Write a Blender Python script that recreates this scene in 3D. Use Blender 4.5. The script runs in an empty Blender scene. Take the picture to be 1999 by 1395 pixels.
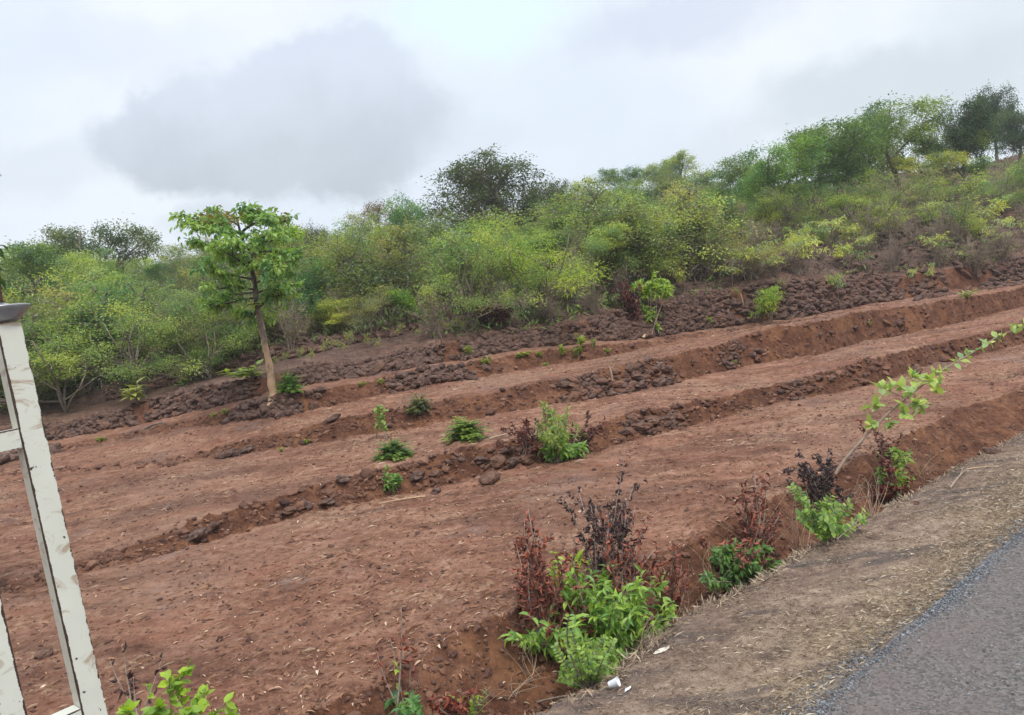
import bpy, math
import numpy as np
from mathutils import Matrix

scene = bpy.context.scene
COL = scene.collection
rng = np.random.default_rng(7)

# ------------------------------------------------------------------ camera
F = 1569.0; ROLL = math.radians(8); PITCH = math.radians(-3); CAMZ = 2.6
cd = bpy.data.cameras.new('camera'); cam = bpy.data.objects.new('camera', cd); COL.objects.link(cam)
cd.sensor_fit = 'HORIZONTAL'; cd.sensor_width = 36; cd.lens = 36 * F / 1999.0
cd.clip_start = 0.05; cd.clip_end = 6000
cam.matrix_world = (Matrix.Translation((0, 0, CAMZ)) @ Matrix.Rotation(math.pi / 2 + PITCH, 4, 'X') @ Matrix.Rotation(-ROLL, 4, 'Z'))
scene.camera = cam

# ------------------------------------------------------------------ light
SUN_EL, SUN_AZ = math.radians(58), math.radians(150)      # azimuth clockwise from +Y
scene.view_settings.view_transform = 'Standard'
try: scene.view_settings.look = 'None'
except Exception: pass
scene.view_settings.exposure = 0.15
scene.view_settings.gamma = 1.0
scene.view_settings.use_curve_mapping = False
sl = bpy.data.lights.new('sun', 'SUN'); sl.energy = 2.2; sl.angle = math.radians(10); sl.color = (1.0, 0.97, 0.92)
so = bpy.data.objects.new('sun', sl); COL.objects.link(so)
so.rotation_euler = (math.pi / 2 - SUN_EL, 0, -SUN_AZ + math.pi)

def ray(px, py):
    x = (px - 999.5) / F; y = -(py - 697.5) / F
    hr = x * math.cos(ROLL) + y * math.sin(ROLL); hu = -x * math.sin(ROLL) + y * math.cos(ROLL)
    return np.array([hr, math.cos(PITCH) - hu * math.sin(PITCH), math.sin(PITCH) + hu * math.cos(PITCH)])

class NT:                                               # small node-tree helper
    def __init__(s, tree): s.t = tree
    def n(s, kind, ins=None, **kw):
        nd = s.t.nodes.new(kind)
        for k, v in kw.items(): setattr(nd, k, v)
        for k, v in (ins or {}).items(): s.put(nd, k, v)
        return nd
    def put(s, nd, k, v):
        sock = nd.inputs[k]
        if isinstance(v, bpy.types.NodeSocket): s.t.links.new(v, sock)
        elif isinstance(v, bpy.types.Node): s.t.links.new(v.outputs[0], sock)
        else:
            if sock.type == 'RGBA' and not hasattr(v, '__len__'): v = (v, v, v, 1)
            if sock.type == 'RGBA' and len(v) == 3: v = (*v, 1)
            sock.default_value = v
    def math(s, op, a, b=0.0, c=None, clamp=False):
        nd = s.n('ShaderNodeMath', operation=op, use_clamp=clamp); s.put(nd, 0, a); s.put(nd, 1, b)
        if c is not None: s.put(nd, 2, c)
        return nd.outputs[0]
    def mix(s, f, a, b, mode='MIX'):
        nd = s.n('ShaderNodeMix', data_type='RGBA', blend_type=mode, clamp_factor=True)
        s.put(nd, 0, f); s.put(nd, 6, a); s.put(nd, 7, b); return nd.outputs[2]
    def step(s, v, lo, hi, a=0.0, b=1.0):
        nd = s.n('ShaderNodeMapRange', interpolation_type='SMOOTHSTEP'); s.put(nd, 0, v); s.put(nd, 1, lo); s.put(nd, 2, hi); s.put(nd, 3, a); s.put(nd, 4, b)
        return nd.outputs[0]
    def noise(s, vec, scale, detail=4, rough=.55, dist=0.0):
        nd = s.n('ShaderNodeTexNoise', {'Scale': scale, 'Detail': detail, 'Roughness': rough, 'Distortion': dist})
        if vec is not None: s.put(nd, 'Vector', vec)
        return nd
    def vmath(s, op, a, b=None):
        nd = s.n('ShaderNodeVectorMath', operation=op); s.put(nd, 0, a)
        if b is not None: s.put(nd, 1, b)
        return nd
    def attr(s, name, out=2):
        return s.n('ShaderNodeAttribute', attribute_name=name).outputs[out]

def build_world():
    w = bpy.data.worlds.new('World'); scene.world = w; w.use_nodes = True
    t = NT(w.node_tree); w.node_tree.nodes.clear()
    sky = t.n('ShaderNodeTexSky', sky_type='NISHITA', sun_disc=False, sun_elevation=SUN_EL, sun_rotation=SUN_AZ)
    d = t.n('ShaderNodeTexCoord').outputs['Generated']
    nz = t.noise(d, 6.5, 10, .62)
    off = t.vmath('MULTIPLY', t.vmath('SUBTRACT', nz.outputs['Color'], (.5, .5, .5)), (.14, .14, .14))
    dd = t.vmath('ADD', d, off)
    def blob(px, py, rx, ry, soft=.55):                 # a bank of cloud centred on one direction of the sky
        c = ray(px, py); c = c / np.linalg.norm(c)
        v = t.vmath('SUBTRACT', dd, tuple(c))
        right = np.array([c[1], -c[0], 0]); right /= np.linalg.norm(right); up = np.cross(right, c)
        a = t.vmath('DOT_PRODUCT', v, tuple(right * F / rx)).outputs['Value']
        b = t.vmath('DOT_PRODUCT', v, tuple(up * F / ry)).outputs['Value']
        q = t.math('ADD', t.math('MULTIPLY', a, a), t.math('MULTIPLY', b, b))
        return t.step(t.math('SQRT', q), 1.25, 1.25 - soft), b
    bright = t.mix(t.step(t.noise(d, 2.3, 5).outputs[0], .38, .66), (.78, .86, .97), (.89, .95, 1.0))
    c = bright
    b1, v1 = blob(565, 250, 270, 112, .36)
    b2, _ = blob(635, 180, 165, 100, .36)
    b2b, _ = blob(330, 270, 130, 75, .4)
    main = t.math('MAXIMUM', t.math('MAXIMUM', b1, b2), b2b)
    tex = t.step(t.noise(d, 9, 5).outputs[0], .3, .75)
    dark = t.mix(t.step(v1, 1.1, -.8), (.67, .735, .87), (.49, .55, .61))
    c = t.mix(t.math('MULTIPLY', main, t.math('MULTIPLY_ADD', tex, .25, .75)), c, dark)
    for px, py, rx, ry, k, colr in [(1330, 50, 200, 70, .6, (.62, .68, .84)), (1740, 170, 230, 75, .7, (.60, .67, .73)), (60, 330, 130, 60, .45, (.66, .73, .83)),
                                    (400, 425, 90, 40, .6, (.60, .67, .76)), (1450, 280, 150, 40, .45, (.68, .74, .80)), (900, 285, 150, 45, .35, (.64, .71, .80)), (1100, 230, 300, 80, .3, (.76, .83, .94)),
                                    (230, 100, 170, 60, .35, (.68, .74, .9)), (1950, 60, 150, 120, .45, (.64, .72, .76))]:
        b, _ = blob(px, py, rx, ry, .8)
        c = t.mix(t.math('MULTIPLY', b, k), c, colr)
    b, _ = blob(960, 20, 190, 90, .8)
    c = t.mix(t.math('MULTIPLY', b, .8), c, (.80, 1.0, 1.0))
    z = t.n('ShaderNodeSeparateXYZ', {0: d}).outputs[2]
    c = t.vmath('SCALE', c); c.inputs['Scale'].default_value = 1.0
    t.put(c, 'Scale', t.step(z, .46, .95, 1.0, 2.3))    # an overcast sky is brightest overhead
    bg1 = t.n('ShaderNodeBackground', {'Color': sky.outputs[0], 'Strength': .07})
    bg2 = t.n('ShaderNodeBackground', {'Color': c.outputs[0], 'Strength': 1.0})
    m = t.n('ShaderNodeMixShader', {0: .95, 1: bg1, 2: bg2})
    o = t.n('ShaderNodeOutputWorld', {'Surface': m})
build_world()
scene.cycles.max_bounces = 6; scene.cycles.diffuse_bounces = 3; scene.cycles.transmission_bounces = 4

# ------------------------------------------------------------------ noise and mesh helpers
def _hash(i, j, k):
    h = (i * 374761393 + j * 668265263 + k * 2147483647) & 0xffffffff
    h = ((h ^ (h >> 13)) * 1274126177) & 0xffffffff
    return ((h ^ (h >> 16)) & 0xffffff) / float(0xffffff)
def vnoise(x, y, k=0):
    x = np.asarray(x, float); y = np.asarray(y, float)
    i = np.floor(x).astype(np.int64); j = np.floor(y).astype(np.int64); u = x - i; v = y - j
    u = u * u * (3 - 2 * u); v = v * v * (3 - 2 * v)
    a = _hash(i, j, k); b = _hash(i + 1, j, k); c = _hash(i, j + 1, k); d = _hash(i + 1, j + 1, k)
    return (a * (1 - u) + b * u) * (1 - v) + (c * (1 - u) + d * u) * v * 1.0
def fbm(x, y, k=0, o=4, g=.5):
    s = 0; a = 1; t = 0
    for n in range(o):
        s = s + a * (vnoise(x, y, k + n) - .5); t += a; a *= g; x = x * 2.03 + 7.1; y = y * 2.03 + 3.3
    return s / t * 2

class MB:
    def __init__(s): s.v = []; s.q = []; s.t = []; s.c = []; s.n = 0
    def add(s, v, q=None, t=None, tint=0.0):
        v = np.asarray(v, float).reshape(-1, 3)
        if q is not None and len(q): s.q.append(np.asarray(q, np.int64) + s.n)
        if t is not None and len(t): s.t.append(np.asarray(t, np.int64) + s.n)
        s.v.append(v); s.c.append(np.broadcast_to(np.asarray(tint, float), (len(v),))); s.n += len(v)
    def mesh(s, name, mat, smooth=False):
        me = bpy.data.meshes.new(name)
        v = np.concatenate(s.v) if s.v else np.zeros((0, 3)); q = np.concatenate(s.q) if s.q else np.zeros((0, 4), np.int64); t = np.concatenate(s.t) if s.t else np.zeros((0, 3), np.int64)
        me.vertices.add(len(v)); me.vertices.foreach_set('co', v.ravel())
        me.loops.add(q.size + t.size); me.loops.foreach_set('vertex_index', np.concatenate([q.ravel(), t.ravel()]).astype(np.int32))
        me.polygons.add(len(q) + len(t))
        st = np.concatenate([np.arange(len(q)) * 4, q.size + np.arange(len(t)) * 3]).astype(np.int32)
        me.polygons.foreach_set('loop_start', st)
        me.polygons.foreach_set('use_smooth', np.full(len(st), smooth))
        me.update(calc_edges=True); me.validate()
        a = me.attributes.new('tint', 'FLOAT', 'POINT'); a.data.foreach_set('value', np.concatenate(s.c).astype(np.float32) if s.c else np.zeros(0, np.float32))
        me.materials.append(mat)
        return me
    def obj(s, name, mat, parent=None, smooth=False):
        o = bpy.data.objects.new(name, s.mesh(name, mat, smooth)); COL.objects.link(o)
        if parent is not None: o.parent = parent
        return o

def tag(o, label=None, cat=None, group=None, kind=None):
    if label: o['label'] = label
    if cat: o['category'] = cat
    if group: o['group'] = group
    if kind: o['kind'] = kind
    return o
def empty(name, loc, rz=0.0):
    o = bpy.data.objects.new(name, None); COL.objects.link(o); o.location = loc; o.rotation_euler = (0, 0, rz); o.empty_display_size = .2
    return o

def unit(v): 
    v = np.asarray(v, float); return v / np.maximum(np.linalg.norm(v, axis=-1, keepdims=True), 1e-9)
LEAF = {   # x across, y along, z out of the blade
 'diamond': (np.array([[0, 0, 0], [-.5, .45, .1], [0, 1, -.05], [.5, .45, .1]]), None, [[0, 3, 2], [0, 2, 1]]),
 'blade': (np.array([[0, 0, 0], [.40, .28, .1], [0, .3, 0], [-.40, .28, .1], [.40, .62, .04], [0, .64, -.06], [-.40, .62, .04], [0, 1, -.24]]),
           [[2, 1, 4, 5], [3, 2, 5, 6]], [[0, 1, 2], [0, 2, 3], [5, 4, 7], [6, 5, 7]]),
 'dry': (np.array([[0, 0, 0], [.34, .28, .28], [0, .3, 0], [-.30, .26, .22], [.30, .62, .20], [.05, .62, -.2], [-.34, .60, .1], [.1, .92, -.62]]),
           [[2, 1, 4, 5], [3, 2, 5, 6]], [[0, 1, 2], [0, 2, 3], [5, 4, 7], [6, 5, 7]]),
 'round': (np.array([[0, 0, 0], [.42, .22, .06], [.5, .58, .03], [0, 1, -.06], [-.5, .58, .03], [-.42, .22, .06], [0, .5, -.02]]),
           None, [[0, 1, 6], [1, 2, 6], [2, 3, 6], [3, 4, 6], [4, 5, 6], [5, 0, 6]]),
}
def leaves(mb, pos, d, nrm, L, W, kind='diamond', tint=0.0):
    pos = np.asarray(pos, float); n = len(pos)
    if n == 0: return
    d = unit(d); x = unit(np.cross(d, nrm)); z = np.cross(x, d)
    L = np.broadcast_to(np.asarray(L, float), (n,)); W = np.broadcast_to(np.asarray(W, float), (n,))
    T, q, t = LEAF[kind]; k = len(T)
    v = pos[:, None, :] + x[:, None, :] * (T[None, :, 0:1] * W[:, None, None]) + d[:, None, :] * (T[None, :, 1:2] * L[:, None, None]) + z[:, None, :] * (T[None, :, 2:3] * L[:, None, None])
    o = (np.arange(n) * k)[:, None, None]
    mb.add(v.reshape(-1, 3), (np.array(q)[None] + o).reshape(-1, 4) if q else None, (np.array(t)[None] + o).reshape(-1, 3) if t else None,
           np.repeat(np.broadcast_to(np.asarray(tint, float), (n,)), k))
def tube(mb, pts, rad, sides=5, tint=0.0, cap=True):
    pts = np.asarray(pts, float); m = len(pts); rad = np.broadcast_to(np.asarray(rad, float), (m,))
    tg = unit(np.gradient(pts, axis=0)); ref = np.array([0, 0, 1.]) if abs(tg[0][2]) < .9 else np.array([1., 0, 0])
    a = unit(np.cross(tg, ref)); b = np.cross(tg, a)
    th = np.arange(sides) * 2 * math.pi / sides
    v = pts[:, None, :] + (a[:, None, :] * np.cos(th)[None, :, None] + b[:, None, :] * np.sin(th)[None, :, None]) * rad[:, None, None]
    i = np.arange(m - 1)[:, None] * sides; j = np.arange(sides)[None]; j2 = (j + 1) % sides
    q = np.stack([i + j, i + j2, i + j2 + sides, i + j + sides], -1).reshape(-1, 4)
    vv = v.reshape(-1, 3); t = None
    if cap:
        vv = np.vstack([vv, pts[-1] + tg[-1] * rad[-1]]); e = (m - 1) * sides
        t = [[e + k, e + (k + 1) % sides, len(vv) - 1] for k in range(sides)]
    mb.add(vv, q, t, tint)
def bez(a, b, c, n=6):
    t = np.linspace(0, 1, n)[:, None]; return (1 - t) ** 2 * np.asarray(a) + 2 * t * (1 - t) * np.asarray(b) + t * t * np.asarray(c)
def along(pts, t):                                       # points and tangents at fractions t of a polyline
    pts = np.asarray(pts, float); s = np.concatenate([[0], np.cumsum(np.linalg.norm(np.diff(pts, axis=0), axis=1))]); s /= s[-1]
    p = np.stack([np.interp(t, s, pts[:, k]) for k in range(3)], -1); q = np.stack([np.interp(np.clip(t + .02, 0, 1), s, pts[:, k]) - np.interp(np.clip(t - .02, 0, 1), s, pts[:, k]) for k in range(3)], -1)
    return p, unit(q)
def ico(sub=1):
    p = (1 + 5 ** .5) / 2
    v = [(-1, p, 0), (1, p, 0), (-1, -p, 0), (1, -p, 0), (0, -1, p), (0, 1, p), (0, -1, -p), (0, 1, -p), (p, 0, -1), (p, 0, 1), (-p, 0, -1), (-p, 0, 1)]
    f = [(0, 11, 5), (0, 5, 1), (0, 1, 7), (0, 7, 10), (0, 10, 11), (1, 5, 9), (5, 11, 4), (11, 10, 2), (10, 7, 6), (7, 1, 8), (3, 9, 4), (3, 4, 2), (3, 2, 6), (3, 6, 8), (3, 8, 9), (4, 9, 5), (2, 4, 11), (6, 2, 10), (8, 6, 7), (9, 8, 1)]
    v = [unit(x) for x in v]
    for _ in range(sub):
        c = {}; g = []
        def mid(a, b):
            k = (min(a, b), max(a, b))
            if k not in c: c[k] = len(v); v.append(unit((v[a] + v[b]) / 2))
            return c[k]
        for a, b, d in f:
            x, y, z = mid(a, b), mid(b, d), mid(d, a); g += [(a, x, z), (b, y, x), (d, z, y), (x, y, z)]
        f = g
    return np.array(v), np.array(f)
ICO = [ico(0), ico(1), ico(2), ico(3)]
def stones(mb, pos, size, flat=.7, sub=1, rough=.22, tint=None, r=None):
    r = r or rng; pos = np.asarray(pos, float); n = len(pos)
    if n == 0: return
    V, T = ICO[sub]; k = len(V)
    f = r.normal(size=(n, 3, 3)) * 2.2; ph = r.uniform(0, 6, (n, 3))
    bump = np.sin(np.einsum('kc,ndc->nkd', V, f) + ph[:, None, :]).sum(-1) / 3
    f2 = r.normal(size=(n, 3, 3)) * 5; bump2 = np.sin(np.einsum('kc,ndc->nkd', V, f2) + ph[:, None, :]).sum(-1) / 3
    rad = 1 + rough * bump + rough * .5 * bump2
    if sub >= 2: rad = rad + rough * .35 * np.sin(np.einsum('kc,ndc->nkd', V, f2 * 2.3)).prod(-1)
    sc = np.stack([r.uniform(.75, 1.5, n), r.uniform(.7, 1.2, n), r.uniform(flat * .8, flat * 1.2, n)], -1) * np.asarray(size, float).reshape(-1, 1) * np.ones((n, 1))
    v = V[None] * rad[..., None] * sc[:, None, :]
    a = r.uniform(0, 6.283, n); ca, sa = np.cos(a)[:, None], np.sin(a)[:, None]
    x = v[..., 0] * ca - v[..., 1] * sa; y = v[..., 0] * sa + v[..., 1] * ca
    b = r.normal(0, .25, n)[:, None]; z = v[..., 2] + x * b
    w = np.stack([x, y, z], -1) + pos[:, None, :]
    if tint is None: tint = r.uniform(-1, 1, n)
    mb.add(w.reshape(-1, 3), None, (T[None] + (np.arange(n) * k)[:, None, None]).reshape(-1, 3), np.repeat(np.broadcast_to(tint, (n,)), k))

# ------------------------------------------------------------------ materials
RN = math.radians(-41.2)                                  # azimuth square to the road; ROADT metres from the camera's foot to its edge
def new_mat(name):
    m = bpy.data.materials.new(name); m.use_nodes = True; m.node_tree.nodes.clear(); return m, NT(m.node_tree)
def finish(t, color, rough=.8, bump=None, bstr=.3, bdist=.02, spec=.3, metal=0.0, normal=None):
    p = t.n('ShaderNodeBsdfPrincipled', {'Base Color': color, 'Roughness': rough, 'Specular IOR Level': spec, 'Metallic': metal})
    if bump is not None:
        b = t.n('ShaderNodeBump', {'Height': bump, 'Strength': bstr, 'Distance': bdist}); t.put(p, 'Normal', b.outputs[0])
    t.n('ShaderNodeOutputMaterial', {'Surface': p}); return p
def ramp(t, v, stops):
    nd = t.n('ShaderNodeValToRGB'); t.put(nd, 0, v); e = nd.color_ramp.elements
    while len(e) > 1: e.remove(e[-1])
    e[0].position = stops[0][0]; e[0].color = (*stops[0][1], 1)
    for p, c in stops[1:]:
        x = e.new(p); x.color = (*c, 1)
    return nd.outputs[0]

def mat_leaf(name, trans=.35, gloss=.45, base=None, yellow=(1.65, 1.42, .82), deep=(.60, .75, .84)):
    m, t = new_mat(name)
    oi = t.n('ShaderNodeObjectInfo'); c = oi.outputs['Color'] if base is None else base
    tv = t.attr('tint')
    hi = t.mix(1.0, c, yellow, 'MULTIPLY'); lo = t.mix(1.0, c, deep, 'MULTIPLY')
    c2 = t.mix(t.step(tv, -1, 1), lo, hi)
    isl = t.n('ShaderNodeNewGeometry').outputs['Random Per Island']
    c3 = t.mix(1.0, c2, t.mix(isl, (.86, .86, .88), (1.14, 1.13, 1.06)), 'MULTIPLY')
    p = t.n('ShaderNodeBsdfPrincipled', {'Base Color': c3, 'Roughness': gloss, 'Specular IOR Level': .5})
    tr = t.n('ShaderNodeBsdfTranslucent', {'Color': t.mix(1.0, c3, (1.25, 1.2, .7), 'MULTIPLY')})
    mx = t.n('ShaderNodeMixShader', {0: trans, 1: p, 2: tr}); t.n('ShaderNodeOutputMaterial', {'Surface': mx})
    return m
M_LEAF = mat_leaf('leaf', trans=.42)
M_DRY = mat_leaf('dry_leaf', trans=.15, gloss=.65, yellow=(1.7, 1.35, 1.1), deep=(.38, .36, .45))
def mat_bark(name, a, b, scale=14):
    m, t = new_mat(name); P = t.n('ShaderNodeTexCoord').outputs['Object']
    n1 = t.noise(P, scale, 6, .65); tv = t.attr('tint')
    c = t.mix(t.step(n1.outputs[0], .3, .7), a, b)
    c = t.mix(t.step(tv, .05, .9), c, (.035, .028, .026)); c = t.mix(t.step(tv, -.05, -.9), c, (.50, .34, .21))
    finish(t, c, .9, n1.outputs[0], .6, .02, .2); return m
M_BARK = mat_bark('bark', (.12, .095, .08), (.27, .22, .18))
M_TWIG = mat_bark('twig', (.17, .13, .105), (.33, .26, .21), 25)

def mat_soil():
    m, t = new_mat('soil'); P = t.n('ShaderNodeNewGeometry').outputs['Position']
    big = t.noise(P, .28, 4, .6).outputs[0]; mid = t.noise(P, 1.7, 6, .65, .6).outputs[0]; fine = t.noise(P, 9, 7, .72).outputs[0]; grit = t.noise(P, 46, 4, .7).outputs[0]
    verge, bank, hill = t.attr('verge'), t.attr('bank'), t.attr('hill')
    rot = t.n('ShaderNodeMapping', {'Vector': P, 'Rotation': (0, 0, -RN), 'Scale': (.28, 1.0, 1.0)}).outputs[0]
    streak = t.noise(rot, 5.5, 7, .7, .3).outputs[0]
    s = t.math('ADD', t.math('MULTIPLY', mid, .30), t.math('ADD', t.math('MULTIPLY', fine, .40), t.math('MULTIPLY', streak, .30)))
    s = t.math('MULTIPLY_ADD', s, 1.9, -.44)
    soil = ramp(t, s, [(.20, (.045, .020, .014)), (.36, (.135, .061, .038)), (.50, (.23, .110, .070)), (.64, (.325, .175, .117)), (.84, (.48, .32, .235))])
    soil = t.mix(t.step(big, .45, .68, 0, .5), soil, t.mix(fine, (.20, .115, .082), (.36, .23, .16)))
    stain = t.step(t.noise(rot, .85, 6, .66, .8).outputs[0], .46, .62)
    soil = t.mix(t.math('MULTIPLY', stain, .6), soil, t.mix(1.0, soil, (.52, .50, .52), 'MULTIPLY'))
    red = t.step(t.noise(rot, 1.6, 5, .62, .5).outputs[0], .52, .64)
    soil = t.mix(t.math('MULTIPLY', red, .35), soil, t.mix(fine, (.17, .062, .040), (.37, .165, .105)))
    ash = t.math('MULTIPLY', t.step(t.noise(P, .75, 5, .62, .4).outputs[0], .57, .70), t.step(fine, .40, .60))
    soil = t.mix(t.math('MULTIPLY', ash, .75), soil, t.mix(fine, (.085, .072, .075), (.21, .17, .16)))
    straw = t.math('MULTIPLY', t.step(t.noise(t.vmath('MULTIPLY', P, (1.1, 1.7, 1)), .55, 4, .6).outputs[0], .50, .66), t.step(t.noise(P, 13, 5, .7).outputs[0], .46, .62))
    soil = t.mix(t.math('MULTIPLY', straw, .75), soil, t.mix(fine, (.27, .17, .105), (.50, .345, .225)))
    speck = t.step(t.noise(rot, 24, 3, .6).outputs[0], .60, .68)
    soil = t.mix(t.math('MULTIPLY', speck, .6), soil, (.055, .030, .024))
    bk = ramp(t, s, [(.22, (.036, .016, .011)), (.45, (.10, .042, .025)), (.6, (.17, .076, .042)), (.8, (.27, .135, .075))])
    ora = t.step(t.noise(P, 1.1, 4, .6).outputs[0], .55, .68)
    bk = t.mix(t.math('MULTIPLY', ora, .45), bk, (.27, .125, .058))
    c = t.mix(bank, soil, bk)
    vg = ramp(t, s, [(.20, (.05, .034, .030)), (.36, (.155, .105, .082)), (.50, (.26, .18, .137)), (.64, (.37, .275, .21)), (.84, (.56, .45, .35))])
    vt = t.math('MULTIPLY', t.attr('straw'), t.step(t.noise(P, 2.2, 6, .65).outputs[0], .38, .56))
    vg = t.mix(t.math('MULTIPLY', vt, .8), vg, t.mix(fine, (.32, .235, .15), (.66, .53, .37)))
    vd = t.math('MULTIPLY', t.step(t.noise(rot, 2.6, 6, .68, .6).outputs[0], .48, .62), .85)
    vg = t.mix(vd, vg, t.mix(fine, (.065, .053, .052), (.18, .145, .13)))
    c = t.mix(verge, c, vg)
    hl = ramp(t, s, [(.22, (.032, .021, .019)), (.45, (.085, .052, .042)), (.6, (.15, .097, .075)), (.8, (.24, .17, .125))])
    c = t.mix(hill, c, hl)
    c = t.mix(t.step(grit, .35, .7, 0, .35), c, t.mix(1.0, c, (.55, .5, .5), 'MULTIPLY'))
    c = t.mix(t.math('MULTIPLY', verge, t.step(t.noise(P, 95, 3, .7).outputs[0], .42, .62, .5, 0)), c, t.mix(1.0, c, (.5, .45, .42), 'MULTIPLY'))
    h = t.math('ADD', t.math('MULTIPLY', fine, 1.0), t.math('ADD', t.math('MULTIPLY', grit, .35), mid))
    finish(t, c, .95, h, .9, .05, .15); return m
M_SOIL = mat_soil()

def mat_rock(name='rock', k=1.2):
    m, t = new_mat(name); P = t.n('ShaderNodeNewGeometry').outputs['Position']
    n1 = t.noise(P, 11, 6, .7).outputs[0]; n2 = t.noise(P, 38, 4, .7).outputs[0]; tv = t.attr('tint')
    vo = t.n('ShaderNodeTexVoronoi', {'Vector': P, 'Scale': 45.0}).outputs['Distance']
    c = ramp(t, n1, [(.3, (.034 * k, .020 * k, .016 * k)), (.5, (.085 * k, .050 * k, .039 * k)), (.66, (.165 * k, .102 * k, .080 * k)), (.85, (.25 * k, .17 * k, .14 * k))])
    c = t.mix(t.step(tv, .0, 1.0, 0, .8), c, t.mix(n1, (.085, .038, .024), (.26, .13, .078)))
    c = t.mix(t.step(vo, .22, .08, 0, .6), c, (.02, .013, .012))
    c = t.mix(t.step(n2, .62, .72, 0, .4), c, (.25, .205, .185))
    finish(t, c, .93, t.math('ADD', n1, t.math('MULTIPLY', n2, .5)), .9, .03, .2); return m
M_ROCK = mat_rock()

def mat_asphalt():
    m, t = new_mat('asphalt'); P = t.n('ShaderNodeNewGeometry').outputs['Position']
    vo = t.n('ShaderNodeTexVoronoi', {'Vector': P, 'Scale': 55.0}); n1 = t.noise(P, 1.4, 6, .65).outputs[0]; n2 = t.noise(P, 60, 4, .7).outputs[0]
    st = t.n('ShaderNodeSeparateColor', {0: vo.outputs['Color']}).outputs[0]
    c = t.mix(st, (.056, .054, .051), (.172, .165, .156))
    c = t.mix(t.math('MULTIPLY', t.attr('tint'), t.step(n1, .3, .6, .45, 1.0)), c, t.mix(st, (.07, .058, .053), (.19, .155, .142)))
    c = t.mix(t.step(n1, .38, .68, 0, .6), c, t.mix(n2, (.10, .082, .075), (.17, .14, .128)))
    c = t.mix(t.step(n2, .40, .28, 0, .8), c, (.05, .046, .05))
    finish(t, c, .85, t.math('ADD', vo.outputs['Distance'], n2), .8, .012, .3); return m
M_ASPH = mat_asphalt()
def mat_tint(name, stops, rough=.85, scale=30):
    m, t = new_mat(name); P = t.n('ShaderNodeNewGeometry').outputs['Position']; n1 = t.noise(P, scale, 4).outputs[0]
    c = ramp(t, t.math('MULTIPLY_ADD', t.attr('tint'), .5, .5), stops)
    c = t.mix(1.0, c, t.mix(n1, (.7, .7, .7), (1.25, 1.25, 1.25)), 'MULTIPLY')
    finish(t, c, rough, n1, .3, .01, .25); return m
M_GRAVEL = mat_tint('gravel', [(0, (.05, .051, .055)), (.5, (.115, .118, .128)), (1, (.24, .243, .255))])
M_STRAW = mat_tint('straw', [(0, (.13, .095, .075)), (.4, (.36, .265, .185)), (.8, (.54, .43, .31)), (1, (.70, .60, .46))])
M_LITTER = mat_tint('litter', [(0, (.05, .03, .025)), (.35, (.20, .09, .05)), (.7, (.36, .20, .12)), (1, (.60, .46, .34))])
M_CLOD = mat_tint('clod', [(0, (.05, .025, .02)), (.5, (.15, .072, .045)), (1, (.29, .155, .10))])

# ------------------------------------------------------------------ the lie of the land
ROADT = 2.59
AZ = np.radians(np.arange(-120, 46.01, .1))
def at_z(px, py, z):
    d = ray(px, py); k = (z - CAMZ) / d[2]; return np.array([d[0] * k, d[1] * k, z])
def line_z(pts, z):                                       # ground line seen at these places, at height z -> distance square to the road over azimuth
    az, t, zz = [], [], []
    for i, p in enumerate(pts):
        w = z if np.isscalar(z) else z[i]
        q = at_z(p[0], p[1], w); a = math.atan2(q[0], q[1]); az.append(a); t.append(math.hypot(q[0], q[1]) * math.cos(a - RN)); zz.append(w)
    return np.interp(AZ, az, t), np.interp(AZ, az, zz)
def line_up(pts, r_of_az):                                # same line of sight at a given distance -> height
    az, zz = [], []
    for p in pts:
        d = ray(*p); a = math.atan2(d[0], d[1]); r = r_of_az(a); zz.append(CAMZ + d[2] / math.hypot(d[0], d[1]) * r); az.append(a)
    return np.interp(AZ, az, zz)
COSN = np.maximum(np.cos(AZ - RN), .035)
R = []; Z = []; NAME = []
def put(name, r, z): R.append(np.asarray(r, float)); Z.append(np.asarray(z, float)); NAME.append(name)
def jit(k, f, a): return fbm(AZ * f, AZ * 0 + k * 3.7, k, 4) * a
one = np.ones_like(AZ)
put('under', (ROADT - .45) / COSN, -.03 * one)
put('road', (ROADT + .05) / COSN, -.004 * one)
lip, _ = line_z([(1060, 1395), (1180, 1335), (1240, 1275), (1330, 1205), (1430, 1152), (1560, 1088), (1700, 1008), (1800, 950), (1900, 897), (1999, 845)], -.03)
put('lip', lip / COSN + jit(1, 40, .10) + jit(6, 160, .12), -.03 * one)
b1, _ = line_z([(560, 1395), (640, 1380), (800, 1300), (900, 1240), (1000, 1190), (1200, 1110), (1380, 1040), (1520, 965), (1650, 900), (1780, 845), (1900, 785), (1999, 755)], .1)
put('ditch', (lip * .55 + b1 * .45) / COSN, -.40 + jit(2, 30, .1))
put('b1', b1 / COSN + jit(3, 60, .12), .10 + jit(4, 40, .06))
def bank(name, bot, zb, top, run, k, jr=.1):
    t, zz = line_z(bot, zb); r = t / COSN; rb = r + jit(k, 45, jr) + jit(k + 2, 170, jr * .6); put(name + '_foot', rb, zz)
    f = lambda a: float(np.interp(a, AZ, r)) + run
    z = line_up(top, f); put(name + '_top', rb + run, np.maximum(z, zz + .02) + jit(k + 1, 50, .04))
bank('b2', [(0, 1160), (130, 1132), (270, 1095), (570, 1010), (780, 962), (930, 932), (1050, 905), (1140, 885), (1290, 845), (1500, 790), (1700, 750), (1820, 710), (1999, 670)], .3,
     [(0, 1138), (130, 1105), (330, 1032), (560, 965), (700, 925), (780, 905), (900, 875), (960, 868), (1140, 840), (1250, 800), (1500, 755), (1700, 700), (1830, 670), (1999, 630)], .35, 10)
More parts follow.
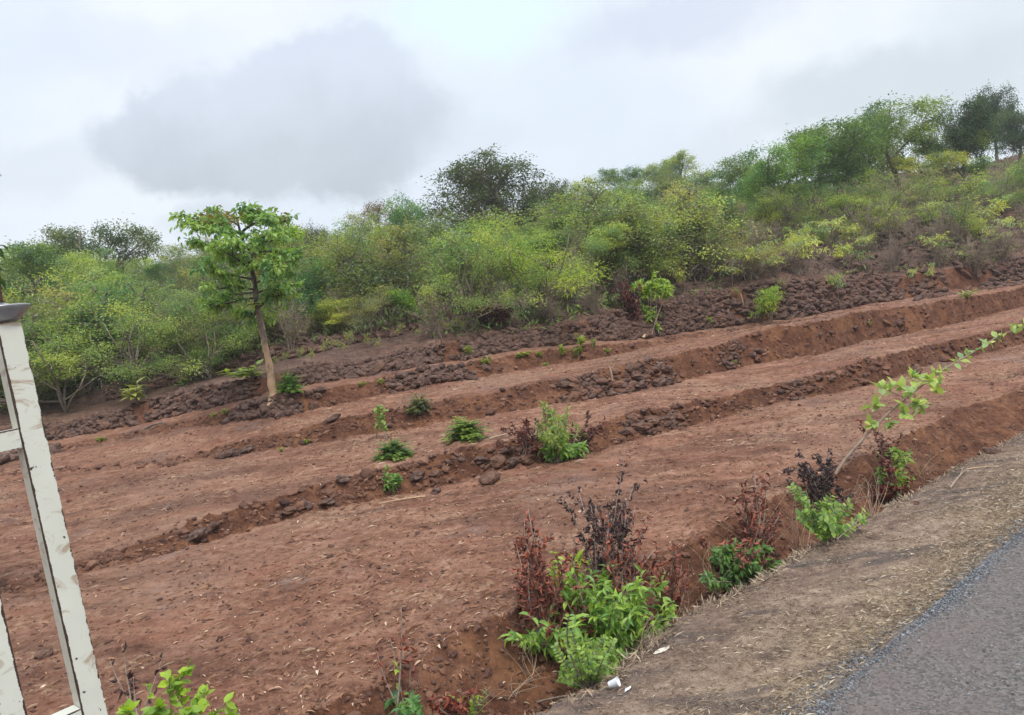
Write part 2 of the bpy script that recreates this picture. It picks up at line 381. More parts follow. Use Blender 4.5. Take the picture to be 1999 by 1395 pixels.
bank('b3', [(0, 930), (150, 920), (320, 910), (410, 892), (540, 877), (760, 842), (1000, 803), (1290, 755), (1450, 715), (1600, 690), (1700, 662), (1830, 640), (1999, 597)], .75,
     [(0, 928), (150, 917), (300, 903), (420, 872), (550, 848), (650, 818), (740, 800), (930, 770), (1050, 745), (1170, 722), (1300, 695), (1400, 672), (1500, 640), (1640, 617), (1800, 592), (1999, 560)], .4, 20)
bank('b4', [(0, 905), (110, 882), (250, 858), (380, 832), (550, 809), (650, 790), (760, 768), (850, 752), (970, 730), (1060, 713), (1150, 703), (1280, 674), (1400, 650), (1550, 629), (1700, 600), (1850, 577), (1999, 551)], [.95, .97, 1.02, 1.13] + [1.25] * 13,
     [(0, 886), (120, 868), (250, 845), (390, 812), (550, 772), (640, 757), (730, 741), (820, 723), (910, 708), (970, 697), (1060, 682), (1150, 672), (1280, 663), (1400, 644), (1550, 625), (1700, 597), (1999, 548)], .4, 30)
wf = R[-1] + .55 + np.interp(np.degrees(AZ), [-30, -15, 0, 10, 20], [1.0, .7, .4, .1, 0]); zf0 = Z[-1] + .06
put('wall_foot', wf, zf0)
fwall = lambda a: float(np.interp(a, AZ, wf)) + .55
wt = line_up([(0, 850), (85, 833), (240, 797), (390, 755), (500, 737), (610, 715), (730, 701), (850, 671), (1000, 647), (1100, 633), (1280, 590), (1424, 567), (1520, 548), (1640, 547), (1700, 543), (1850, 525), (1999, 500)], fwall)
put('wall_top', wf + .55, np.maximum(wt, zf0 + .1) + jit(41, 60, .06))
r5 = R[-1] + np.interp(np.degrees(AZ), [-34, -25, -10, -3, 15, 34], [1.6, 2.2, 2.4, .9, .9, 1.4])
f5 = lambda a: float(np.interp(a, AZ, r5))
z5 = line_up([(0, 815), (240, 775), (330, 752), (485, 718), (600, 690), (700, 668), (850, 640), (1000, 630), (1290, 573), (1520, 530), (1700, 520), (1850, 500), (1999, 470)], f5)
put('upper_foot', r5, np.maximum(z5, Z[-1] + .02))
f6 = lambda a: float(np.interp(a, AZ, r5)) + .5
z6 = line_up([(0, 800), (240, 755), (330, 730), (485, 692), (600, 665), (700, 648), (850, 622), (1000, 622), (1290, 565), (1520, 522), (1700, 510), (1850, 490), (1999, 460)], f6)
put('upper_top', r5 + .5, np.maximum(z6, Z[-1] + .02))
rc = np.interp(np.degrees(AZ), [-60, -34, -10, 0, 34, 45], [52, 56, 58, 60, 74, 90])
fc = lambda a: float(np.interp(a, AZ, rc))
zc = line_up([(-300, 640), (0, 600), (230, 570), (500, 548), (800, 510), (1000, 470), (1200, 425), (1420, 372), (1600, 350), (1850, 332), (1999, 300)], fc)
put('crest', rc, zc)
put('behind', rc + 25, zc - 1.5)
zh = line_up([(-300, 560), (0, 545), (150, 535), (250, 520), (340, 522), (500, 515), (700, 500), (1000, 480), (1400, 420), (1999, 330)], lambda a: 190.0)
put('far_crest', 190 * one, zh)
put('far', 330 * one, zh - 6)
put('horizon', 3500 * one, 0 * one - 5)
for i in range(1, len(R)): R[i] = np.maximum(R[i], R[i - 1] + .03)
RA = np.array(R); ZA = np.array(Z)
idx = {n: i for i, n in enumerate(NAME)}

def lines_at(az):
    f = (np.asarray(az) - AZ[0]) / (AZ[1] - AZ[0]); i = np.clip(np.floor(f).astype(int), 0, len(AZ) - 2); u = np.clip(f - i, 0, 1)
    return RA[:, i] * (1 - u) + RA[:, i + 1] * u, ZA[:, i] * (1 - u) + ZA[:, i + 1] * u
def micro(x, y, seg, r):
    s = np.asarray(seg)
    isb = np.isin(s, [idx['ditch'], idx['b2_foot'], idx['b3_foot'], idx['b4_foot'], idx['wall_foot'], idx['upper_foot']])
    isr = s <= idx['road']; ish = s >= idx['upper_top']
    amp = np.where(isb, .10, np.where(isr, .035, np.where(ish, .35, .055)))
    return fbm(x * 1.3, y * 1.3, 5, 5, .62) * amp + fbm(x * 9, y * 9, 9, 4) * np.where(isb, .06, np.where(isr, .010, .014))
def ground(x, y):
    x = np.atleast_1d(np.asarray(x, float)); y = np.atleast_1d(np.asarray(y, float)); r = np.hypot(x, y); az = np.arctan2(x, y)
    Rr, Zz = lines_at(az); seg = np.clip((Rr <= r[None]).sum(0) - 1, 0, len(R) - 2); k = np.arange(len(r))
    r0, r1 = Rr[seg, k], Rr[seg + 1, k]; u = np.clip((r - r0) / (r1 - r0), 0, 1)
    return Zz[seg, k] * (1 - u) + Zz[seg + 1, k] * u + micro(x, y, seg, r)
def hit(px, py, rmin=3.0, rmax=185.0):                    # where a line of sight first meets the ground
    d = ray(px, py); h = math.hypot(d[0], d[1]); rr = np.concatenate([np.arange(rmin, 40, .03), np.arange(40, rmax, .2)])
    x = d[0] / h * rr; y = d[1] / h * rr; g = ground(x, y); zr = CAMZ + d[2] / h * rr
    w = np.nonzero(zr <= g)[0]
    i = w[0] if len(w) else int(np.argmin(zr - g))
    return np.array([x[i], y[i], g[i]])
def at_depth(px, py, y):                                  # a point on the sight line at forward distance y
    d = ray(px, py); return np.array([0, 0, CAMZ]) + d * (y / d[1])
def on_ground(x, y): return np.array([x, y, float(ground(x, y)[0])])

def build_terrain():
    azd = np.concatenate([np.arange(-118, -42, .6), np.arange(-42, 38, .07), np.arange(38, 45.9, .2)]); az = np.radians(azd)
    Rr, Zz = lines_at(az)
    nrow = {'under': 6, 'road': 70, 'lip': 22, 'ditch': 46, 'b1': 130, 'b2_foot': 26, 'b2_top': 60, 'b3_foot': 26, 'b3_top': 46, 'b4_foot': 18, 'b4_top': 6, 'wall_foot': 24, 'wall_top': 24, 'upper_foot': 12, 'upper_top': 70, 'crest': 10, 'behind': 30, 'far_crest': 6, 'far': 8}
    rows = []; segs = []; bk = []; vg = []; hl = []; sw = []
    for i in range(len(NAME) - 1):
        n = nrow[NAME[i]]; isb = NAME[i] in ('ditch', 'b2_foot', 'b3_foot', 'b4_foot', 'wall_foot', 'upper_foot')
        for k in range(n):
            u = k / n; rows.append((Rr[i] * (1 - u) + Rr[i + 1] * u, Zz[i] * (1 - u) + Zz[i + 1] * u)); segs.append(i)
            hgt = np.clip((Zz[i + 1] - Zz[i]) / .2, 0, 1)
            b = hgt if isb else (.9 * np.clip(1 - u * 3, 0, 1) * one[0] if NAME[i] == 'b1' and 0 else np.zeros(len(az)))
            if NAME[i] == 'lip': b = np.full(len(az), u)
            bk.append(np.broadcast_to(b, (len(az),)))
            v = 1.0 if i <= idx['road'] else (1 - u if NAME[i] == 'lip' else 0.0); vg.append(np.full(len(az), v))
            sw.append(np.full(len(az), 1.0 if i == 0 else (max(0, 1 - 1.35 * u) if NAME[i] == 'road' else 0)))
            h = 0.0
            if NAME[i] == 'wall_top': h = .6 + .4 * u
            if i >= idx['upper_foot']: h = 1.0
            hl.append(np.full(len(az), h))
    rows.append((Rr[-1], Zz[-1])); segs.append(len(NAME) - 2); bk.append(np.zeros(len(az))); vg.append(np.zeros(len(az))); hl.append(np.ones(len(az))); sw.append(np.zeros(len(az)))
    rr = np.array([a for a, b in rows]); zz = np.array([b for a, b in rows]); X = rr * np.sin(az)[None]; Y = rr * np.cos(az)[None]
    S = np.broadcast_to(np.array(segs)[:, None], X.shape)
    ZZ = zz + micro(X, Y, S, rr)
    m, n = X.shape; V = np.stack([X, Y, ZZ], -1).reshape(-1, 3)
    i = np.arange(m - 1)[:, None] * n; j = np.arange(n - 1)[None]
    q = np.stack([i + j, i + j + 1, i + j + n + 1, i + j + n], -1).reshape(-1, 4)
    mb = MB(); mb.add(V, q[:, ::-1])
    # the land on the far side of the road, behind the camera
    d = np.array([math.cos(RN), -math.sin(RN)]); nn = np.array([math.sin(RN), math.cos(RN)])
    P = [(-700, -5.6), (700, -5.6), (700, -900), (-700, -900)]
    mb.add([[*(d * s + nn * t), -.03] for s, t in P], [[0, 1, 2, 3]])
    o = mb.obj('ground', M_SOIL, None, True); tag(o, 'terraced red laterite soil rising to a scrubby hillside', 'ground', kind='structure')
    ex = len(V); tot = ex + 4
    for nm, arr in (('bank', bk), ('verge', vg), ('hill', hl), ('straw', sw)):
        a = o.data.attributes.new(nm, 'FLOAT', 'POINT'); vals = np.zeros(tot, np.float32); vals[:ex] = np.array(arr).ravel()
        if nm == 'bank':
            X0, Y0 = V[:, 0], V[:, 1]; vals[:ex] = np.clip(vals[:ex] * (1.0 + .5 * fbm(X0 * 2, Y0 * 2, 77, 3)), 0, 1)
        a.data.foreach_set('value', vals)
build_terrain()
DIRS = np.array([math.cos(RN), -math.sin(RN)]); NRM = np.array([math.sin(RN), math.cos(RN)])   # along and square to the road
def road_pt(s, t): return DIRS * s + NRM * t
def build_road():
    s = np.concatenate([np.arange(-60, -2, 1.0), np.arange(-2, 16, .04), np.arange(16, 200, .8)])
    e = ROADT - .02 + fbm(s * 1.5, s * 0, 50, 4) * .07 + fbm(s * 9, s * 0, 51, 3) * .03
    cols = [(-5.6, .01)] + [(x, .012) for x in (-4, -2, .2, 1.2)]
    mb = MB(); V = []
    for c, z in cols: V.append(np.column_stack([s, np.full_like(s, c), np.full_like(s, z)]))
    for k, z in ((.35, .014), (.12, .013), (.03, .009), (0, -.02)): V.append(np.column_stack([s, e - k, np.full_like(s, z)]))
    A = np.array(V); W = np.empty_like(A); W[..., :2] = A[..., 0:1] * DIRS + A[..., 1:2] * NRM; W[..., 2] = A[..., 2]
    m, n = W.shape[:2]; i = np.arange(m - 1)[:, None] * n; j = np.arange(n - 1)[None]
    mb.add(W.reshape(-1, 3), np.stack([i + j, i + j + 1, i + j + n + 1, i + j + n], -1).reshape(-1, 4), None, np.repeat(np.array([0, 0, 0, 0, .35, .9, 1, 1, 1])[:m], n))
    tag(mb.obj('road', M_ASPH, None, True), 'grey worn asphalt road at the lower right', 'road', kind='structure')
build_road()

# ------------------------------------------------------------------ loose cover that nobody could count
def scatter_road():
    mb = MB(); n = 34000
    s = rng.uniform(-1, 14, n); t = ROADT + np.where(rng.random(n) < .85, rng.normal(-.03, .07, n) + fbm(s * 1.5, s * 0, 50, 4) * .07, rng.uniform(-1.8, .3, n))
    p = s[:, None] * DIRS + t[:, None] * NRM; z = np.where(t < ROADT - .05, .014, ground(p[:, 0], p[:, 1]) + .003)
    sz = rng.uniform(.003, .0085, n) * np.where(rng.random(n) < .1, 1.6, 1)
    stones(mb, np.column_stack([p, z]), sz, .7, 0, .15)
    tag(mb.obj('gravel', M_GRAVEL), 'blue grey gravel along the edge of the asphalt', 'gravel', kind='stuff')
scatter_road()
def scatter_straw():
    mb = MB(); n = 60000
    s = rng.uniform(-3, 16, n); t = ROADT + np.abs(rng.normal(0, .45, n)) - .05
    t = np.where(t > ROADT + 1.5, rng.uniform(ROADT, ROADT + 1.4, n), t)
    p = s[:, None] * DIRS + t[:, None] * NRM
    keep = fbm(p[:, 0] * 1.7, p[:, 1] * 1.7, 61, 4) + .55 - (t - ROADT) * .45 > rng.uniform(-.3, .6, n)
    p = p[keep]; n2 = 45000; s2 = rng.uniform(-3, 16, n2); t2 = ROADT + rng.uniform(0, 1.5, n2); p2 = s2[:, None] * DIRS + t2[:, None] * NRM
    p2 = p2[fbm(p2[:, 0] * 2.6, p2[:, 1] * 2.6, 64, 4) > rng.uniform(-.7, .5, n2)]
    n1 = len(p); p = np.vstack([p, p2]); n = len(p); z = ground(p[:, 0], p[:, 1]) + .004; tn = np.r_[rng.uniform(-.55, 1, n1), rng.uniform(-1.2, .8, n - n1)].clip(-1, 1); thin = np.r_[np.ones(n1), np.full(n - n1, .75)]
    a = rng.uniform(0, 6.283, n); d = np.column_stack([np.cos(a), np.sin(a), np.abs(rng.normal(.12, .22, n))])
    m = 7000; az = np.radians(rng.uniform(-6, 34, m)); rl = np.interp(az, AZ, RA[idx['lip']]) + rng.normal(-.02, .09, m); pl = np.column_stack([rl * np.sin(az), rl * np.cos(az)]); dl = rng.normal(0, .6, (m, 3)); dl[:, 2] = np.abs(dl[:, 2]) * .6
    kl = fbm(pl[:, 0] * 2.2, pl[:, 1] * 2.2, 66, 3) > rng.uniform(-.5, .6, m); pl, dl = pl[kl], dl[kl]; m = len(pl)
    leaves(mb, np.column_stack([pl, ground(pl[:, 0], pl[:, 1])]), dl, rng.normal(0, 1, (m, 3)), rng.uniform(.03, .11, m), rng.uniform(.0009, .002, m), 'diamond', rng.uniform(-1, .4, m))
    leaves(mb, np.column_stack([p, z]), d, np.tile([0, 0, 1.], (n, 1)) + rng.normal(0, .3, (n, 3)), rng.uniform(.02, .075, n) * thin, rng.uniform(.0012, .003, n), 'diamond', tn)
    tag(mb.obj('dry_grass', M_STRAW), 'flattened dry straw and dead grass on the road verge', 'dry grass', kind='stuff')
scatter_straw()
def field_points(n, lo, hi, gamma=1.6):
    az = np.radians(rng.uniform(-38, 38, n)); r0 = np.interp(az, AZ, RA[idx[lo]]); r1 = np.interp(az, AZ, RA[idx[hi]])
    u = rng.random(n) ** gamma; r = r0 + (r1 - r0) * u
    return r * np.sin(az), r * np.cos(az)
def scatter_litter():
    mb = MB(); n = 15000; x, y = field_points(n, 'b1', 'b4_foot', 1.35)
    keep = fbm(x * .8, y * .8, 71, 4) > rng.uniform(-.75, .5, n); x, y = x[keep], y[keep]
    x2, y2 = field_points(1500, 'lip', 'b1', 1); x = np.r_[x, x2]; y = np.r_[y, y2]; n = len(x)
    z = ground(x, y) + .006; a = rng.uniform(0, 6.283, n); d = np.column_stack([np.cos(a), np.sin(a), rng.normal(.05, .14, n)])
    L = rng.gamma(4, .011, n).clip(.015, .10)
    leaves(mb, np.column_stack([x, y, z]), d, np.tile([0, 0, 1.], (n, 1)) + rng.normal(0, .25, (n, 3)), L, L * rng.uniform(.18, .42, n), 'blade', np.clip(rng.normal(.15, .4, n), -1, 1))
    tag(mb.obj('leaf_litter', M_LITTER), 'dry fallen leaves scattered over the bare red terraces', 'leaf litter', kind='stuff')
    mb = MB(); n = 16000; x, y = field_points(n, 'b1', 'b4_foot', 1.3); keep = fbm(x * .5, y * .9, 75, 4) > rng.uniform(-.5, .5, n); x, y = x[keep], y[keep]; n = len(x)
    a = -RN + rng.normal(0, .5, n); d = np.column_stack([np.cos(-a), np.sin(a) * 0 + np.sin(a), rng.normal(.02, .06, n)]); d[:, 0] = np.cos(RN + rng.normal(0, .45, n)); d[:, 1] = -np.sin(RN + rng.normal(0, .45, n))
    leaves(mb, np.column_stack([x, y, ground(x, y) + .006]), d, np.tile([0, 0, 1.], (n, 1)) + rng.normal(0, .2, (n, 3)), rng.gamma(3, .025, n).clip(.03, .25), rng.uniform(.0015, .004, n), 'diamond', rng.uniform(-.2, .9, n))
    tag(mb.obj('dry_stalks', M_LITTER), 'dry straw stalks strewn along the terraces', 'straw', kind='stuff')
    mb = MB(); n = 17000; x, y = field_points(n, 'ditch', 'b4_top', 1.25); keep = fbm(x * .6, y * .6, 73, 4) > rng.uniform(-.6, .5, n); x, y = x[keep], y[keep]
    stones(mb, np.column_stack([x, y, ground(x, y) + .001]), rng.gamma(2.2, .0045, len(x)) + .004, .6, 0, .3, np.clip(rng.normal(-.35, .45, len(x)), -1, 1))
    for b, h in (('ditch', 2200), ('b2_foot', 1700), ('b3_foot', 1500), ('b4_foot', 1100)):
        az = np.radians(rng.uniform(-37, 36, h)); k = idx[b]; u = rng.beta(1.2, 1.2, h) * 1.1
        r = np.interp(az, AZ, RA[k]) * (1 - u) + np.interp(az, AZ, RA[k + 1]) * u; x = r * np.sin(az); y = r * np.cos(az)
        stones(mb, np.column_stack([x, y, ground(x, y) - .004]), (rng.gamma(1.6, .009, h) + .006) * (.75 if b == 'ditch' else 1.25), .75, 1, .38, np.clip(rng.normal(-.25, .35, h), -1, 1))
    tag(mb.obj('soil_clods', M_CLOD), 'crumbled clods of red soil on terraces and banks', 'soil', kind='stuff')
scatter_litter()

# ------------------------------------------------------------------ stone walls and stones
def wall(label, foot, a0, a1, n, size, v0=0.0, v1=1.0, gap=-.35, seed=0, group='dry stone walls on the terraces', flat=.68, sub=1):
    r = np.random.default_rng(seed + 100); k = idx[foot]; n = int(n * 2.1); size *= .66; n = int(n * (.6 if 'facings' in group else 1))
    az = np.radians(r.uniform(a0, a1, n)); v = v0 + (v1 - v0) * r.random(n)
    rr = np.interp(az, AZ, RA[k]) * (1 - v) + np.interp(az, AZ, RA[k + 1]) * v; x = rr * np.sin(az); y = rr * np.cos(az)
    z = ground(x, y)
    keep = fbm(x * .55 + seed, y * .55, 83, 3) > gap + r.normal(0, .12, n)
    facing = 'facings' in group
    keep &= fbm(x * 2.1 + seed, y * 2.1, 87, 3) > (-.05 if facing else -.42) + r.normal(0, .2, n)
    e = np.minimum(az - math.radians(a0), math.radians(a1) - az) / math.radians(a1 - a0); keep &= (e * 5 > r.random(n))
    x, y, z = x[keep], y[keep], z[keep]; m = len(x)
    sz = r.gamma(3.2, size / 3.2, m).clip(size * .35, size * 2.1) * np.where(facing, .8, .92)
    q = unit(np.column_stack([-x, -y])); p = np.column_stack([x + q[:, 0] * sz * .3, y + q[:, 1] * sz * .3, z + sz * (-.25 if facing else .08)])
    o0 = p.mean(0); mb = MB(); stones(mb, p - o0, sz, flat, sub, .34, r.uniform(-.2, 1.0, m) if facing else r.uniform(-1, .6, m), r)
    o = mb.obj('stone_wall', M_ROCK, None, False); o.location = o0; tag(o, label, 'stone wall', group); return o
wall('low dark stone wall at far left below the feathery lime shrubs', 'wall_foot', -31, -25.2, 420, .10, seed=1)
wall('dark dry stone wall just left of the lone tree', 'wall_foot', -25, -17.5, 620, .105, seed=2)
wall('dark piled stone wall right of the lone tree, behind the small round bush', 'wall_foot', -17, -4.6, 900, .105, seed=3)
wall('broken stone wall behind the row of lime seedlings', 'wall_foot', -4.2, 5.5, 1000, .105, seed=4, gap=-.12)
wall('tall tumbled stone wall either side of the double-tuft shrub', 'wall_foot', 5.5, 16.2, 1500, .115, seed=5)
wall('tall stacked stone wall right of the upright lime bush', 'wall_foot', 16.2, 26.4, 1500, .125, seed=6)
wall('stone wall fading into dark scrub at the right edge', 'wall_foot', 26.8, 36, 900, .13, seed=7, gap=-.1)
wall('upper broken row of dark stones above the wall left of the lone tree', 'upper_foot', -27, -17, 420, .10, seed=8)
wall('upper row of dark stones among pale seedlings, above the wall right of the lone tree', 'upper_foot', -16.6, -6.5, 420, .11, seed=9, gap=-.2)
wall('low stone edging under the lone tree trunk', 'b4_foot', -20, -13, 300, .10, seed=10)
wall('stone edging of the far left ledge beside the white post', 'b4_foot', -34, -29.5, 110, .10, seed=11)
wall('short stone edging below the row of lime seedlings', 'b4_foot', -9.5, .5, 260, .10, seed=12, gap=0.0)
wall('brown stone facing set in the earth bank below the tall tumbled wall', 'b3_foot', 2.5, 13.0, 520, .10, seed=13, gap=-.15, group='stone facings in the earth banks')
wall('small stone patch in the bank below the upright lime bush', 'b3_foot', 14.2, 17.6, 120, .09, seed=14, group='stone facings in the earth banks')
wall('small stone patch at the right end of the upper bank', 'b3_foot', 20.2, 26.5, 170, .10, seed=15, gap=.05, group='stone facings in the earth banks')
wall('stone facing in the middle bank behind the leaning sapling', 'b2_foot', 17.5, 28, 420, .075, seed=16, gap=-.05, group='stone facings in the earth banks')
wall('stone facing in the middle bank just right of the leafy shrub with dry leaves', 'b2_foot', 6.8, 12.2, 200, .085, seed=17, gap=-.1, group='stone facings in the earth banks')
wall('stones set in the bank near the small leafy plant', 'b2_foot', -9.5, -1.8, 150, .07, seed=18, gap=-.05, group='stone facings in the earth banks')

def rock(px, py, w, label, flat=.62, tint=None, sub=2, embed=.25):
    p = hit(px, py); s = w * p[1] / F / 2 * .84
    r = np.random.default_rng(int(px * 7 + py)); mb = MB(); stones(mb, [[0, 0, s * (flat - embed) * .55]], [s], flat, sub, .34, r.uniform(-.3, .7, 1) if tint is None else np.array([tint]), r)
    o = mb.obj('rock', M_ROCK, None, False); o.location = p; tag(o, label, 'rock', 'loose dark laterite rocks')
for a in [
 (383, 1052, 52, 'biggest dark rock on the lower left bank'), (415, 1036, 34, 'dark rock touching the right side of the biggest rock on the lower left bank'),
 (565, 1002, 34, 'squat dark rock in the middle bank, left of a close pair of stones'), (600, 990, 30, 'left stone of a close pair on the middle bank'),
 (640, 984, 30, 'right stone of a close pair on the middle bank'), (815, 940, 34, 'dark rock on the bank just right of the small leafy plant'),
 (849, 932, 26, 'black rock second to the right of the small leafy plant'), (852, 962, 30, 'brown stone at the foot of the bank right of the small leafy plant'),
 (955, 938, 60, 'large flat faced grey rock at the foot of the middle bank', ), (972, 905, 44, 'dark rock above the large flat faced grey rock'),
 (1003, 907, 36, 'upright brown rock between the flat faced grey rock and the leafy shrub'), (936, 905, 34, 'dark rounded rock left above the large flat faced grey rock'),
 (1030, 900, 34, 'rock at the left foot of the leafy shrub with dry leaves'), (990, 882, 30, 'rock on the bank top under the dry reddish twigs'),
 (670, 940, 26, 'flat black stone lying alone on the middle terrace'), (651, 818, 22, 'black lump of rock alone on the upper terrace right of the lone tree'),
 (450, 890, 46, 'wide dark rock at the left end of the upper bank'), (430, 893, 30, 'dark rock left of the wide one on the upper bank end'), (482, 884, 30, 'brown rock right of the wide one on the upper bank end'),
 (338, 908, 24, 'small dark rock at the very left end of the upper bank'), (1098, 752, 26, 'round dark rock on the edge of the upper bank below the seedlings'),
 (1247, 838, 40, 'large stone in the heap right of the leafy shrub'), (1275, 825, 34, 'right-hand stone in the heap right of the leafy shrub'), (1220, 845, 28, 'low stone at the left of the heap right of the leafy shrub'),
 (1788, 728, 34, 'pale grey stone in the bank behind the leaning sapling'), (1937, 884, 34, 'brown oblong stone beside white paper on the verge'), (1912, 888, 14, 'small reddish stone left of the brown oblong stone'),
 (1265, 658, 26, 'pale brown stone under the double-tuft shrub'), (760, 832, 18, 'small stone on the upper terrace by the thin tufted sapling'),
 (1790, 985, 16, 'small brown stone on the verge edge by the red-leaved shrub'), (85, 1283, 40, 'dark clod of rock seen between the two white posts'), (106, 882, 30, 'dark rock just right of the white post on the left ledge')]:
    rock(*a)
# rough stone outcrops high on the hillside
def outcrop(px, py, w, h, n, label):
    p = hit(px, py); s = p[1] / F; n = int(n * 1.1); r = np.random.default_rng(int(px + py * 3)); x = p[0] + r.normal(0, w * s / 4, n); y = p[1] + r.uniform(-2.5, 2.5, n) * h / 20
    z = ground(x, y); mb = MB(); stones(mb, np.column_stack([x, y, z + .02]) - p, r.gamma(3, .026, n) + .03, .7, 1, .36, r.uniform(-1, .7, n), r)
    o = mb.obj('stone_heap', M_ROCK, None, False); o.location = p; tag(o, label, 'stone heap', 'stone heaps on the hillside')
for a in [(1885, 350, 110, 25, 160, 'dark stone heap below the tall dark tree at upper right'), (1945, 420, 70, 30, 120, 'dark reddish stone heap near the right edge halfway up the hill'),
          (1735, 470, 120, 20, 170, 'stone heap beneath the wide lime feathery tree'), (1780, 535, 100, 14, 80, 'low stone heap just above the right-hand wall'), (1910, 520, 120, 18, 110, 'stone heap under the dark straggly bush at right'),
          (1650, 510, 80, 15, 100, 'stone heap behind the sapling on the right-hand wall'), (1560, 470, 70, 14, 80, 'stone heap on the slope above the upright lime bush'), (1860, 450, 90, 15, 100, 'stone heap below the pale yellow-green low bushes')]:
    outcrop(*a)

